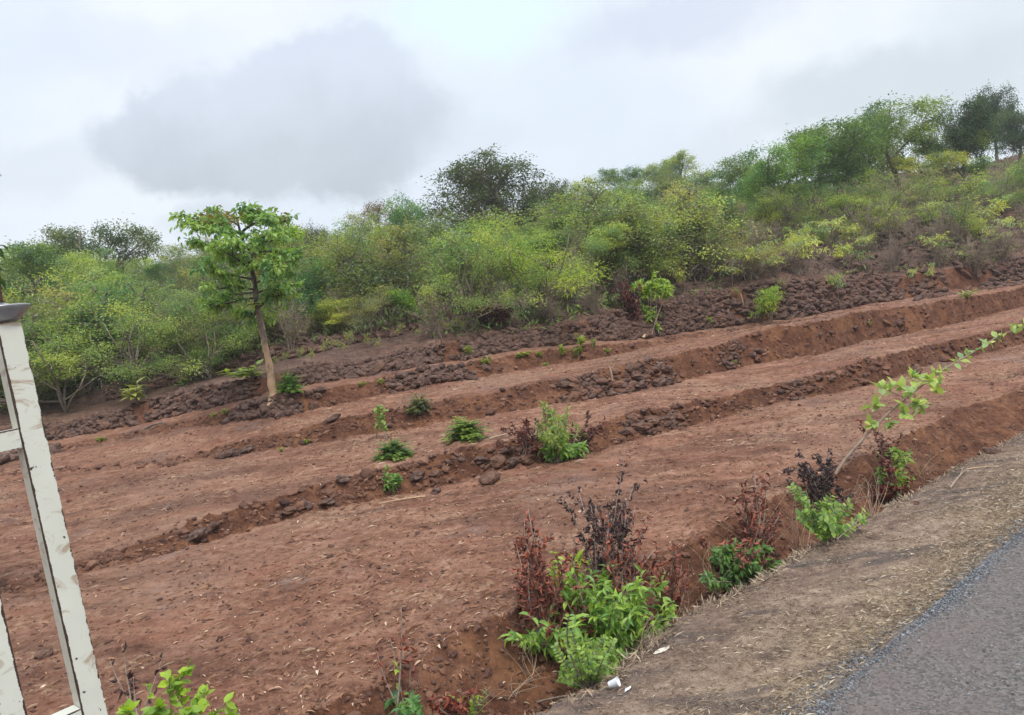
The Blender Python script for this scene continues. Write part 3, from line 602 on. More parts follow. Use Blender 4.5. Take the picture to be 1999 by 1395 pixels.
# ------------------------------------------------------------------ plants: one mesh pair per kind, then copies
def crown_mesh(seed, kind):
    r = np.random.default_rng(seed); lf = MB(); st = MB()
    def clumps(blobs, n):
        out = []
        w = np.array([b[3] * b[4] for b in blobs]); w /= w.sum()
        while len(out) < n:
            b = blobs[r.choice(len(blobs), p=w)]; d = unit(r.normal(size=3)); k = r.uniform(.35, 1) ** .5
            c = np.array(b[:3]) + d * np.array([b[3], b[3], b[4]]) * k
            if c[2] > .03: out.append(c)
        return np.array(out)
    def foliage(C, per, rad, flat, L, W, tmpl='diamond', up=1.0, droop=0.0, ct=.55):
        for c in C:
            n = max(3, int(per * r.uniform(.5, 1.5))); o = r.normal(size=(n, 3)) * rad * r.uniform(.6, 1.3) * np.array([1, 1, flat])
            o[:, 2] -= droop * np.hypot(o[:, 0], o[:, 1])
            d = o * np.array([1, 1, .4]) + r.normal(0, rad * .5, (n, 3)); d[:, 2] -= droop * rad
            nr = np.tile([0, -.1, up], (n, 1)) + r.normal(0, .42, (n, 3))
            leaves(lf, c + o, d, nr, L * r.uniform(.6, 1.3, n), W * r.uniform(.7, 1.2, n), tmpl, np.clip(r.normal(0, ct) + r.normal(0, .16, n), -1, 1))
    def limbs(C, trunk, r0, r1, lo=.25, sides=4, seg=5, nl=6):
        C = np.asarray(C); nl = min(nl, len(C)); ctr = C[r.permutation(len(C))[:nl]]
        for _ in range(4):
            w = np.argmin(((C[:, None] - ctr[None]) ** 2).sum(-1), 1); ctr = np.array([C[w == k].mean(0) if (w == k).any() else ctr[k] for k in range(nl)])
        for k in range(nl):
            c = ctr[k]; h = np.clip(c[2] - .22 - .5 * np.hypot(c[0], c[1]) * r.uniform(.6, 1), lo * .5, .8); a = np.array([np.interp(h, trunk[:, 2], trunk[:, q]) for q in range(3)])
            m = a * .45 + c * .55 + np.array([*r.normal(0, .03, 2), -.03]); L = bez(a, m, c, 7); tube(st, L, np.linspace(r0, r0 * .35, 7), sides)
            for e in C[w == k]:
                q, tg = along(L, np.array([r.uniform(.35, .95)])); q = q[0]; tube(st, bez(q, (q + e) / 2 + np.array([*r.normal(0, .015, 2), r.uniform(-.01, .03)]), e, seg), np.linspace(r0 * .32, r1, seg), 3)
    def trunkline(h, bend=.06, n=7):
        z = np.linspace(0, h, n); o = np.cumsum(r.normal(0, bend / 2, (n, 2)), 0); o -= o[0]; return np.column_stack([o, z])
    if kind == 'feather':
        blobs = [(r.normal(0, .2), r.normal(0, .2), r.uniform(.4, .88), r.uniform(.10, .2), r.uniform(.08, .16)) for _ in range(10)] + [(r.normal(0, .3), r.normal(0, .3), r.uniform(.2, .45), .2, .12) for _ in range(3)]
        C = clumps(blobs, 78); foliage(C, 92, .052, .7, .025, .010, droop=.15, ct=.75)
        for k in range(4):
            tr = trunkline(.75, .07); tr[:, :2] += np.linspace(0, 1, 7)[:, None] * r.normal(0, .2, 2); tube(st, tr, np.linspace(.010, .004, 7), 5); limbs(C[k::4], tr, .006, .0012, nl=3)
    elif kind == 'broad':
        blobs = [(r.normal(0, .2), r.normal(0, .2), r.uniform(.34, .86), r.uniform(.14, .25), r.uniform(.08, .15)) for _ in range(10)]
        C = clumps(blobs, 95); foliage(C, 96, .050, .6, .028, .014, droop=.25, ct=.7)
        tr = trunkline(.8); tube(st, tr, np.linspace(.026, .008, 7), 6); limbs(C, tr, .011, .0015, nl=7)
    elif kind == 'dark':
        blobs = [(r.normal(0, .16), r.normal(0, .16), r.uniform(.36, .82), r.uniform(.18, .27), r.uniform(.12, .2)) for _ in range(9)]
        C = clumps(blobs, 240); foliage(C, 56, .042, .8, .030, .0145, droop=.3, ct=.5)
        tr = trunkline(.75); tube(st, tr, np.linspace(.035, .012, 7), 7); limbs(C, tr, .014, .0015, nl=8)
    elif kind == 'spreading':
        blobs = [(.30 * math.cos(k * .9), .30 * math.sin(k * .9), .34 + .14 * r.random(), .18, .2) for k in range(7)] + [(.15 * math.cos(k * 1.3), .15 * math.sin(k * 1.3), .70, .20, .16) for k in range(5)] + [(0, 0, .82, .2, .13)]
        C = clumps(blobs, 380); foliage(C, 50, .033, .7, .0215, .0115, droop=.25, ct=.65)
        tr = trunkline(.6, .05); tube(st, tr, np.linspace(.04, .015, 7), 8); limbs(C, tr, .016, .001, lo=.25, seg=5, nl=14)
    elif kind == 'airy':
        blobs = [(r.normal(0, .22), r.normal(0, .22), r.uniform(.42, .9), r.uniform(.1, .2), .08) for _ in range(10)]
        C = clumps(blobs, 95); foliage(C, 48, .045, .6, .025, .012, droop=.15)
        tr = trunkline(.85, .08); tube(st, tr, np.linspace(.02, .006, 7), 5); limbs(C, tr, .009, .0014, nl=7)
    elif kind == 'pole':                                  # slim upright stems clothed in uneven leaf clumps
        for k in range(3):
            tr = trunkline(r.uniform(.7, .95), .10, 9); tr[:, :2] += r.normal(0, .12, 2) * np.linspace(.3, 1, 9)[:, None]; tube(st, tr, np.linspace(.010, .003, 9), 5)
            t = r.uniform(.3, 1.0, 30) ** .8; q, tg = along(tr, t); C = q + r.normal(0, 1, (30, 3)) * np.array([.15, .15, .05]) * (1.25 - t * .6)[:, None]
            for a_, b_ in zip(q, C): tube(st, [a_ - (0, 0, .04), (a_ + b_) / 2, b_], [.004, .003, .0015], 3)
            foliage(C[::2], 58, .062, .75, .034, .016, droop=.2, ct=.75)
    elif kind == 'twiggy':
        C = []
        for k in range(14):
            a = r.uniform(0, 6.283); l = r.uniform(.35, .95); e = np.array([math.cos(a) * .4 * r.random(), math.sin(a) * .4 * r.random(), l]); b = np.array([*r.normal(0, .04, 2), 0])
            p = bez(b, np.array([*(e[:2] * .25 + r.normal(0, .05, 2)), l * .6]), e, 7); tube(st, p, np.linspace(.008, .0025, 7), 4)
            for j in range(9):
                q, tg = along(p, np.array([r.uniform(.3, .98)])); q = q[0]; f = q + unit(tg[0] + r.normal(0, .8, 3)) * r.uniform(.08, .22); tube(st, bez(q, (q + f) / 2 + r.normal(0, .02, 3), f, 4), [.003, .0025, .002, .0012], 3); C.append(f)
                for jj in range(2):
                    f2 = f + unit(f - q + r.normal(0, .1, 3)) * r.uniform(.03, .09); tube(st, [(q + f) / 2, f2], [.002, .001], 3)
        foliage(np.array(C), 7, .03, .6, .028, .012)
    elif kind == 'bush':
        blobs = [(r.normal(0, .16), r.normal(0, .16), r.uniform(.25, .78), r.uniform(.16, .26), r.uniform(.12, .2)) for _ in range(7)]
        C = clumps(blobs, 75); foliage(C, 26, .055, .6, .058, .026, droop=.25)
        for k in range(6):
            e = C[r.integers(len(C))]; tube(st, bez((0, 0, 0), e * np.array([.2, .2, .7]), e, 6), np.linspace(.014, .004, 6), 4)
        limbs(C[:40], np.array([[0, 0, 0], [0, 0, .2], [0, 0, .45], [0, 0, .6]]), .006, .0015)
    elif kind == 'sapling':
        tr = trunkline(.85, .05); tube(st, tr, np.linspace(.014, .006, 7), 5)
        C = np.array([[*r.normal(0, .16, 2), r.uniform(.62, .98)] for _ in range(16)]); foliage(C, 11, .06, .5, .105, .042, 'blade', droop=.35, ct=.4); limbs(C, tr, .006, .0025, nl=5)
    elif kind == 'seedling':
        for k in range(r.integers(3, 6)):
            e = np.array([*r.normal(0, .2, 2), r.uniform(.5, .95)]); p = bez((0, 0, 0), e * np.array([.3, .3, .7]), e, 5); tube(st, p, np.linspace(.02, .008, 5), 4)
            t = r.uniform(.35, 1, 13); q, tg = along(p, t); d = tg * .5 + r.normal(0, .7, (13, 3)); d[:, 2] = d[:, 2] * .4 + .1
            leaves(lf, q, d, np.tile([0, 0, 1.], (13, 1)) + r.normal(0, .3, (13, 3)), r.uniform(.2, .4, 13), r.uniform(.10, .17, 13), 'blade', np.clip(r.normal(.2, .4, 13), -1, 1))
    elif kind == 'fern':                                  # low bush of arching pinnate fronds
        for k in range(120):
            a = r.uniform(0, 6.283); el = math.asin(r.uniform(.05, 1)) ; l = r.uniform(.5, .95)
            e = np.array([math.cos(a) * math.cos(el) * l * .56, math.sin(a) * math.cos(el) * l * .56, math.sin(el) * l * .95 + .06]); m = e * np.array([.45, .45, .85]) + (0, 0, .16)
            p = bez((r.normal(0, .06), r.normal(0, .06), 0), m, e + (0, 0, -.04), 7); tube(st, p, np.linspace(.006, .002, 7), 3)
            n = 26; t = np.linspace(.3, 1, n); q, tg = along(p, t); side = unit(np.cross(tg, [0, 0, 1])) * np.where(np.arange(n) % 2, 1, -1)[:, None]
            leaves(lf, q, side + tg * .5 + r.normal(0, .12, (n, 3)), np.tile([0, 0, 1.], (n, 1)) + r.normal(0, .25, (n, 3)), .105 * (1.15 - t * .5), .042, 'diamond', np.clip(r.normal(0, .6) + r.normal(0, .2, n), -1, 1))
    elif kind == 'dryshrub':
        for k in range(11):
            a = r.uniform(0, 6.283); l = r.uniform(.6, 1); e = np.array([math.cos(a) * .4 * r.random() ** .6, math.sin(a) * .4 * r.random() ** .6, l]); p = bez((0, 0, 0), e * np.array([.4, .4, .7]), e, 6); tube(st, p, np.linspace(.011, .003, 6), 4)
            n = 44; t = r.uniform(.3, 1, n); q, tg = along(p, t); d = r.normal(0, .6, (n, 3)); d[:, 2] -= .6
            leaves(lf, q + r.normal(0, .03, (n, 3)), d, r.normal(0, 1, (n, 3)), r.uniform(.06, .13, n), r.uniform(.025, .05, n), 'dry', np.clip(r.normal(0, .6, n), -1, 1))
    return st, lf

PROTO = {}
PART = {'twiggy': ('stems', 'foliage'), 'bush': ('stems', 'foliage'), 'seedling': ('stem', 'leaf_tuft'), 'sapling': ('stem', 'leaf_tuft'), 'fern': ('stems', 'fronds'), 'dryshrub': ('stems', 'dry_leaves')}
NAMES = {'feather': ('feathery_tree', 'tree'), 'broad': ('broadleaf_tree', 'tree'), 'dark': ('evergreen_tree', 'tree'), 'spreading': ('spreading_tree', 'tree'), 'airy': ('sparse_tree', 'tree'), 'pole': ('slender_tree', 'tree'), 'twiggy': ('twiggy_shrub', 'shrub'),
         'bush': ('leafy_bush', 'bush'), 'sapling': ('sapling', 'sapling'), 'seedling': ('seedling', 'seedling'), 'fern': ('feathery_bush', 'bush'), 'dryshrub': ('dry_shrub', 'shrub')}
NVAR = {'feather': 4, 'broad': 4, 'dark': 3, 'spreading': 1, 'airy': 3, 'pole': 4, 'twiggy': 4, 'bush': 3, 'sapling': 3, 'seedling': 4, 'fern': 3, 'dryshrub': 3}
def proto(kind, k):
    if (kind, k) not in PROTO:
        st, lf = crown_mesh(hash((len(kind), kind[0] == 'b', k)) % 99991 + k * 17 + sum(map(ord, kind)), kind)
        a, b = PART.get(kind, ('trunk', 'crown'))
        PROTO[kind, k] = (st.mesh(a, M_TWIG if kind in ('twiggy', 'dryshrub') else M_BARK, True), lf.mesh(b, M_DRY if kind == 'dryshrub' else M_LEAF), a, b)
    return PROTO[kind, k]
LIME, YEL, MID, DEEP, DARK, OLIVE, TEAL, PALE, RUST = (.27, .375, .140), (.34, .40, .115), (.175, .27, .105), (.10, .20, .07), (.062, .108, .055), (.25, .28, .15), (.09, .205, .095), (.36, .43, .20), (.16, .058, .032)
COUNT = [0]
def plant(px, py, top, w, kind, color, label, group=None, name=None, cat=None, sink=.03, pos=None, var=None):
    p = hit(px, py) if pos is None else np.asarray(pos); s = p[1] / F; h = (py - top) * s * 1.02; wd = w * s
    COUNT[0] += 1; k = COUNT[0]; v = (k * 5 + k // 3) % NVAR[kind] if var is None else var
    me_s, me_l, a, b = proto(kind, v)
    nm, ct = NAMES[kind]; root = empty(name or nm, (p[0], p[1], p[2] - sink), (k * 2.399) % 6.283)
    wd *= {'fern': 1.3, 'sapling': 1.15, 'seedling': 1.25}.get(kind, 1.05); h *= {'fern': 1.12}.get(kind, 1.0)
    for me, pn in ((me_s, a), (me_l, b)):
        o = bpy.data.objects.new(pn, me); COL.objects.link(o); o.parent = root; o.scale = (wd, wd, h); o.color = (*color, 1)
    tag(root, label, cat or ct, group); return root
G1 = 'trees on the skyline of the hill'; G2 = 'shrubs and trees covering the hillside'
for a in [
 # far left
 (115, 650, 452, 165, 'broad', (.13, .22, .085), 'rounded green tree between the sparse bluish tree and the white post cap', G1),
 (225, 640, 500, 110, 'broad', (.15, .24, .09), 'green tree at the right foot of the sparse bluish tree', G1),
 (1700, 405, 222, 150, 'broad', (.135, .225, .08), 'green tree filling the gap right of the widest dark-trunked grove tree', G1),
 (1825, 385, 248, 120, 'broad', (.15, .23, .07), 'green tree between the broad yellowish crown and the dark pair', G1),
 (1500, 445, 305, 120, 'broad', (.13, .23, .085), 'green tree second from the left end of the right-hand grove', G1),
 (745, 560, 420, 110, 'pole', (.14, .22, .08), 'upright green tree under the reddish brown skyline tree', G1),
 (172, 640, 412, 185, 'broad', (0.130, 0.176, 0.111), 'sparse bluish green tree rising highest at far left, sky showing through its crown', G1),
 (55, 640, 468, 180, 'broad', MID, 'mid green tree at the left edge behind the white post cap', G1),
 (178, 650, 482, 165, 'broad', LIME, 'bright green tiered tree with dark trunk just below the sparse bluish tree', G1),
 (100, 640, 500, 150, 'feather', OLIVE, 'olive feathery tree between the two left edge trees', G1),
 (235, 640, 560, 110, 'feather', OLIVE, 'dull olive shrub right of the tiered tree, below the far hill', G2),
 (130, 805, 615, 250, 'feather', LIME, 'widest lime feathery shrub right beside the white post', G2),
 (45, 800, 660, 180, 'feather', MID, 'green feathery shrub seen through the white post frame', G2),
 (285, 770, 575, 215, 'feather', LIME, 'lime feathery shrub second to the right of the white post', G2),
 (235, 700, 600, 140, 'broad', YEL, 'yellow-green shrub above the lime feathery shrubs at left', G2),
 (345, 715, 545, 180, 'feather', OLIVE, 'olive feathery shrub behind the lone tree on its left', G2),
 (300, 640, 530, 160, 'feather', (0.221, 0.273, 0.130), 'pale feathery tree below the dip in the skyline at left', G2),
 (385, 620, 480, 120, 'feather', (0.247, 0.299, 0.156), 'pale flat topped tree behind the left side of the lone tree crown', G1),
 (410, 740, 620, 170, 'feather', MID, 'green shrub at the left foot of the lone tree', G2),
 (450, 690, 590, 120, 'bush', YEL, 'yellow-green leafy bush behind the lone tree trunk on the left', G2),
 (560, 640, 440, 110, 'broad', (0.182, 0.182, 0.072), 'reddish green tree touching the right side of the lone tree crown', G1),
 (565, 690, 560, 130, 'twiggy', OLIVE, 'twiggy grey shrub right of the lone tree trunk', G2),
 (632, 560, 420, 66, 'dark', DARK, 'narrow dark tree on the skyline right of the lone tree', G1),
 (690, 620, 425, 170, 'feather', (0.247, 0.325, 0.098), 'tall light green feathery tree left of the big dark tree', G1),
 (612, 640, 518, 92, 'dark', TEAL, 'small dense deep green tree right of the lone tree', G2),
 (655, 655, 575, 130, 'broad', YEL, 'yellow-green shrub under the small deep green tree', G2),
 (720, 665, 560, 140, 'feather', OLIVE, 'olive shrub between the deep green tree and the lime trees', G2),
 (755, 540, 395, 120, 'airy', (0.150, 0.111, 0.072), 'reddish brown leaved tree on the skyline left of the big dark tree', G1),
 (800, 560, 368, 115, 'broad', (0.130, 0.260, 0.098), 'fresh green tree on the skyline between the reddish tree and the big dark tree', G1),
 (845, 555, 435, 80, 'dark', (0.111, 0.227, 0.065), 'green round-headed tree with bare trunk at the left foot of the big dark tree', G2),
 (978, 505, 280, 285, 'spreading', (0.075, 0.108, 0.047), 'big spreading dark tree dominating the middle of the skyline', G1),
 (1085, 490, 332, 90, 'dark', (0.085, 0.114, 0.052), 'dark tree crowded against the right side of the big dark tree', G1),
 (795, 632, 548, 85, 'bush', (0.182, 0.312, 0.065), 'bright green bush left of the lime feathery trees', G2),
 (855, 660, 560, 110, 'twiggy', OLIVE, 'twiggy shrub left of the lime feathery trees by the wall', G2),
 (925, 645, 442, 185, 'feather', LIME, 'left of the two large lime feathery trees in front of the big dark tree', G2),
 (1050, 625, 420, 225, 'feather', (0.273, 0.390, 0.085), 'taller right one of two large lime feathery trees before the big dark tree', G2),
 (1125, 590, 450, 150, 'feather', LIME, 'lime feathery tree at the right end of the lime row', G2),
 (1130, 480, 430, 60, 'bush', DEEP, 'dark green patch of bush above the right end of the lime row', G2),
 (1145, 480, 350, 85, 'broad', YEL, 'yellow-green tree just right of the big dark tree', G1),
 (1180, 460, 345, 70, 'twiggy', (.13, .12, .09), 'bare grey twiggy tree right of the yellow-green tree on the skyline', G1),
 (1208, 415, 306, 92, 'broad', (0.117, 0.221, 0.078), 'small clump-headed tree standing against the sky right of the big dark tree', G1, None, None, .03, None, 1),
 (1226, 440, 352, 70, 'broad', MID, 'bright green tree directly below the clump-headed skyline tree', G2),
 (1175, 560, 455, 100, 'twiggy', OLIVE, 'tangled bare twiggy shrub right of the lime row', G2),
 (1220, 530, 442, 62, 'dark', TEAL, 'small dark green tuft tree in the middle of the hillside scrub', G2),
 (1155, 610, 520, 120, 'twiggy', (.18, .17, .12), 'pale branched dead-looking shrub above the wall right of the lime row', G2),
 (1285, 440, 350, 80, 'dark', (0.091, 0.117, 0.052), 'dark olive tree left of the umbrella shaped tree', G1),
 (1338, 400, 286, 112, 'broad', (0.215, 0.30, 0.11), 'umbrella shaped tree standing out against the sky', G1, None, None, .03, None, 1),
 (1305, 420, 322, 90, 'broad', (0.156, 0.22, 0.115), 'smaller pale tree close beside the umbrella shaped tree on its left', G1),
 (1345, 445, 355, 110, 'broad', OLIVE, 'olive tree below the umbrella shaped tree', G2),
 (1392, 445, 362, 80, 'broad', (0.130, 0.260, 0.078), 'fresh green tree right below the umbrella shaped tree', G2),
 (1388, 395, 334, 80, 'pole', (0.208, 0.260, 0.169), 'faint pale tree on the skyline right of the umbrella shaped tree', G1),
 (1340, 500, 428, 54, 'dark', DARK, 'small very dark tuft beside a lime bush on the middle slope', G2),
 (1365, 505, 425, 70, 'bush', YEL, 'lime bush beside the very dark tuft on the middle slope', G2),
 (1290, 550, 500, 60, 'bush', YEL, 'small yellow-green bush above the double-tuft shrub', G2),
 (1335, 585, 520, 56, 'sapling', YEL, 'lime sapling above the wall between the double-tuft shrub and the upright bush', G2),
 (1440, 470, 395, 120, 'feather', LIME, 'lime feathery shrub below the bare earth on the skyline', G2),
 (1405, 540, 450, 170, 'feather', OLIVE, 'olive feathery shrub above the wall left of the upright lime bush', G2),
 (1470, 545, 470, 130, 'twiggy', OLIVE, 'twiggy shrub above the upright lime bush', G2),
 (1465, 435, 290, 135, 'broad', (0.137, 0.227, 0.078), 'first green tree of the dense right-hand grove', G1),
 (1540, 450, 276, 175, 'broad', (0.156, 0.286, 0.085), 'bright green rounded tree at the front left of the right-hand grove', G2),
 (1595, 425, 240, 165, 'broad', (0.130, 0.215, 0.085), 'tree behind the bright rounded tree of the grove', G1),
 (1650, 425, 222, 215, 'broad', (0.111, 0.195, 0.058), 'wide tree with dark trunk in the middle of the right-hand grove', G1),
 (1755, 395, 200, 225, 'broad', (0.169, 0.260, 0.072), 'broad yellowish crown right of the middle of the grove', G1),
 (1725, 330, 196, 60, 'airy', (0.130, 0.195, 0.104), 'slender pale tree poking above the grove', G1),
 (1770, 310, 208, 70, 'airy', (0.130, 0.195, 0.104), 'pale tree top right of the slender one above the grove', G1),
 (1830, 310, 212, 70, 'twiggy', (.10, .12, .08), 'leafless thin tree on the skyline left of the dark pair', G1),
 (1790, 400, 290, 120, 'broad', YEL, 'yellow-green tree at the right front of the grove', G2),
 (1590, 455, 340, 130, 'feather', MID, 'green shrub under the front of the grove', G2),
 (1500, 470, 395, 80, 'broad', YEL, 'yellow leaved shrub left under the bright rounded tree', G2),
 (1690, 465, 362, 165, 'feather', (0.260, 0.351, 0.091), 'wide lime feathery tree in the open below the grove', G2),
 (1750, 440, 345, 120, 'twiggy', OLIVE, 'twiggy shrub right of the wide lime feathery tree', G2),
 (1888, 375, 190, 110, 'dark', (0.052, 0.098, 0.049), 'lower of the two dark trees at upper right', G1),
 (1945, 300, 140, 92, 'dark', (0.058, 0.104, 0.055), 'tallest dark tree with bare forked trunk at upper right', G1),
 (1910, 270, 180, 66, 'broad', MID, 'lighter green tree close behind the tallest dark tree', G1),
 (1990, 320, 205, 100, 'dark', (0.065, 0.117, 0.055), 'dark tree cut by the right edge of the photo', G1),
 (1985, 385, 285, 100, 'feather', LIME, 'lime tree at the right edge below the dark trees', G2),
 (1935, 420, 325, 130, 'feather', (0.156, 0.260, 0.078), 'green feathery shrub near the right edge', G2),
 (1905, 365, 300, 70, 'bush', (0.169, 0.286, 0.078), 'fresh green bush under the lower dark tree', G2),
 (1960, 520, 430, 120, 'twiggy', (.15, .15, .08), 'dark straggly bush above the wall at the right edge', G2),
 (1905, 540, 450, 130, 'twiggy', (.16, .165, .08), 'second dark straggly bush left of the right edge one', G2),
 (1905, 470, 405, 46, 'bush', YEL, 'small vivid lime bush on the bare right slope', G2),
 (1850, 395, 360, 90, 'bush', PALE, 'pale yellow-green low bush on the bare upper right slope', G2),
 (1820, 440, 392, 80, 'bush', PALE, 'pale low bush below the yellow-green one on the upper right slope', G2),
 (1655, 530, 470, 56, 'sapling', YEL, 'lime sapling above the right-hand wall', G2), (1685, 525, 488, 40, 'sapling', MID, 'smaller green sapling beside the lime one above the right-hand wall', G2),
 (1570, 530, 450, 60, 'sapling', YEL, 'tall pale sapling above the wall right of the upright lime bush', G2),
 (1240, 640, 545, 90, 'dryshrub', (.11, .03, .025), 'dark red dead shrub behind the wall left of the double-tuft shrub', G2),
 (970, 640, 590, 150, 'dryshrub', (.085, .03, .025), 'dark red dry thicket under the lime feathery trees', G2),
 (1070, 625, 575, 110, 'twiggy', (.12, .07, .05), 'brown twiggy thicket under the taller lime feathery tree', G2),
 (1840, 520, 455, 80, 'twiggy', OLIVE, 'bare twiggy shrub above the wall left of the straggly bushes', G2),
 (1740, 530, 470, 60, 'twiggy', (.15, .12, .10), 'leafless grey shrub on the slope above the right-hand wall', G2),
 (1640, 605, 528, 46, 'sapling', LIME, 'bent pale-stemmed sapling in front of the right-hand wall', 'saplings along the stone wall'),
 (1785, 562, 520, 30, 'sapling', PALE, 'left of two thin pale saplings by the wall at right', 'saplings along the stone wall'),
 (1822, 565, 512, 26, 'sapling', PALE, 'right of two thin pale saplings by the wall at right', 'saplings along the stone wall'),
 (1525, 590, 540, 30, 'sapling', OLIVE, 'weak sapling behind the upright lime bush', 'saplings along the stone wall'),
]:
    plant(*a)

# smaller scrub that fills the slope between those: four look-alike sorts
r2 = np.random.default_rng(31)
def fill(n, kinds, pxr, label, group, cols, hgt, name):
    for _ in range(n):
        px = r2.uniform(*pxr); az = math.atan2(*ray(px, 500)[:2]); i0 = float(np.interp(az, AZ, RA[idx['wall_top' if name in ('thicket_shrub', 'sapling') and px > 870 else 'upper_top']])) + .2; i1 = float(np.interp(az, AZ, RA[idx['crest']])) + (3 if px < 1050 else -9)
        r = i0 + (i1 - i0) * r2.random() ** 1.7; p = on_ground(r * math.sin(az), r * math.cos(az)); s = p[1] / F; h = r2.uniform(*hgt); kind = kinds[r2.integers(len(kinds))]
        c = np.array(cols[r2.integers(len(cols))]) * r2.uniform(.8, 1.2)
        plant(px, h / s / 1.02, 0, h * r2.uniform(.8, 1.3) / s, kind, tuple(c), label, group, name, None, .03, p)
fill(46, ['feather'], (-60, 1430), 'small green feathery shrub filling the hillside scrub between larger trees', 'small feathery shrubs on the hillside', [LIME, OLIVE, MID, (.12, .21, .09), (.19, .22, .10)], (1.1, 2.4), 'feathery_shrub')
fill(85, ['twiggy'], (-60, 2060), 'small grey twiggy shrub in the hillside scrub', 'small twiggy shrubs on the hillside', [OLIVE, (.14, .13, .08), (.2, .2, .1)], (.8, 2.0), 'twiggy_shrub')
fill(105, ['pole'], (-60, 1420), 'slender upright young tree in the dense thicket on the slope', 'slender trees of the hillside thicket', [LIME, MID, OLIVE, DEEP, TEAL, (.14, .20, .09), (.22, .24, .12)], (1.8, 3.4), 'slender_tree')
fill(14, ['pole'], (1380, 2060), 'slender young tree among the grove on the right-hand slope', 'slender trees of the right-hand grove', [MID, OLIVE, DEEP, (.2, .28, .10)], (1.6, 3.0), 'slender_tree')
fill(56, ['bush'], (-60, 1750), 'small leafy green bush in the hillside scrub', 'small leafy bushes on the hillside', [YEL, LIME, MID, DEEP], (.6, 1.5), 'leafy_bush')
fill(30, ['broad'], (-60, 1500), 'young broad-leaved tree in the hillside scrub', 'young broad-leaved trees on the hillside', [MID, LIME, DEEP], (1.8, 3.0), 'broadleaf_tree')
fill(150, ['twiggy'], (500, 2060), 'brown leafless thicket shrub on the slope just above the stone walls', 'brown thickets above the walls', [(.13, .085, .07), (.16, .12, .09)], (.5, 1.3), 'thicket_shrub')
fill(110, ['sapling'], (1380, 2060), 'pale leafy sapling on the open right-hand slope', 'pale saplings on the right slope', [PALE, YEL, (.26, .31, .14)], (.5, 1.3), 'sapling')
def undergrowth():
    mb = MB(); n = 4600; az = np.radians(r2.uniform(-52, 38, n)); i0 = np.where(az > -.08, np.interp(az, AZ, RA[idx['wall_top']]) + .15, np.interp(az, AZ, RA[idx['upper_top']])); i1 = np.interp(az, AZ, RA[idx['crest']]) + 4
    r = i0 + (i1 - i0) * r2.random(n) ** 1.5; x = r * np.sin(az); y = r * np.cos(az); z = ground(x, y)
    for i in range(n):
        m = 16; h = r2.uniform(.12, .38); o = r2.normal(0, .22, (m, 3)); o[:, 2] = r2.random(m) * h * .5; d = r2.normal(0, .7, (m, 3)); d[:, 2] += .5
        dry = r2.random() < (.5 if az[i] < .2 else .82)
        leaves(mb, o + (x[i], y[i], z[i] - .05), d, r2.normal(size=(m, 3)), r2.uniform(.5, 1, m) * h, r2.uniform(.03, .09, m) if not dry else .012, 'diamond', np.clip((-.75 if dry else .45) + r2.normal(0, .3, m), -1, 1))
    m_, t = new_mat('undergrowth'); c = ramp(t, t.math('MULTIPLY_ADD', t.attr('tint'), .5, .5), [(0, (.10, .07, .05)), (.3, (.20, .145, .10)), (.5, (.13, .14, .06)), (.8, (.15, .22, .06)), (1, (.23, .29, .08))]); finish(t, c, .8, spec=.15)
    tag(mb.obj('undergrowth', m_), 'low weeds and dry grass covering the scrub hillside', 'undergrowth', kind='stuff')
    # trees and scrub on the far hill, one distant mass
    mb = MB(); n = 420; az = np.radians(r2.uniform(-40, 36, n)); r = r2.uniform(120, 192, n); x = r * np.sin(az); y = r * np.cos(az); z = ground(x, y)
    for i in range(n):
        m = 130; w = r2.uniform(1.2, 2.8); o = r2.normal(0, .45, (m, 3)) * w; o[:, 2] = np.abs(o[:, 2]) * .9 + r2.normal(0, .1, m)
        leaves(mb, o + (x[i], y[i], z[i]), r2.normal(size=(m, 3)), r2.normal(0, .6, (m, 3)) + (0, 0, 1), .5, .35, 'diamond', np.clip(r2.normal(0, .5) + r2.normal(0, .2, m), -1, 1))
    o = mb.obj('far_woodland', M_LEAF); o.color = (.17, .21, .12, 1); tag(o, 'pale hazy scrub woodland on the distant hill at left', 'woodland', kind='stuff')
undergrowth()

# the same scrub goes on beyond the left edge of the photograph
fill(26, ['feather'], (-620, -60), 'small green feathery shrub filling the hillside scrub between larger trees', 'small feathery shrubs on the hillside', [LIME, OLIVE, MID], (1.2, 2.6), 'feathery_shrub')
fill(30, ['pole'], (-620, -60), 'slender upright young tree in the dense thicket on the slope', 'slender trees of the hillside thicket', [LIME, MID, OLIVE, DEEP], (1.8, 3.4), 'slender_tree')
# plants on the terraces
for a in [
 (768, 893, 852, 80, 'fern', (.14, .235, .06), 'low dome of feathery green foliage on the middle terrace, left of a similar bush', 'feathery bushes on the terraces'),
 (911, 857, 806, 84, 'fern', (.165, .265, .06), 'taller feathery green bush on the middle terrace with one upright sprig', 'feathery bushes on the terraces'),
 (565, 774, 723, 58, 'fern', (.13, .255, .055), 'small round fresh green bush at the right of the lone tree trunk', 'feathery bushes on the terraces'),
 (820, 806, 762, 46, 'fern', (.17, .20, .105), 'grey green feathery bush with dry stalks on the upper bank', 'feathery bushes on the terraces'),
 (1508, 632, 546, 80, 'bush', (0.273, 0.390, 0.078), 'upright lime bush standing alone against the stone wall', 'bushes along the stone wall'),
 (490, 742, 708, 70, 'seedling', (.20, .29, .08), 'spreading lime plant on the wall left of the lone tree trunk', 'seedlings along the stone wall'),
]: plant(*a)
SG = 'lime seedlings on the terrace banks'
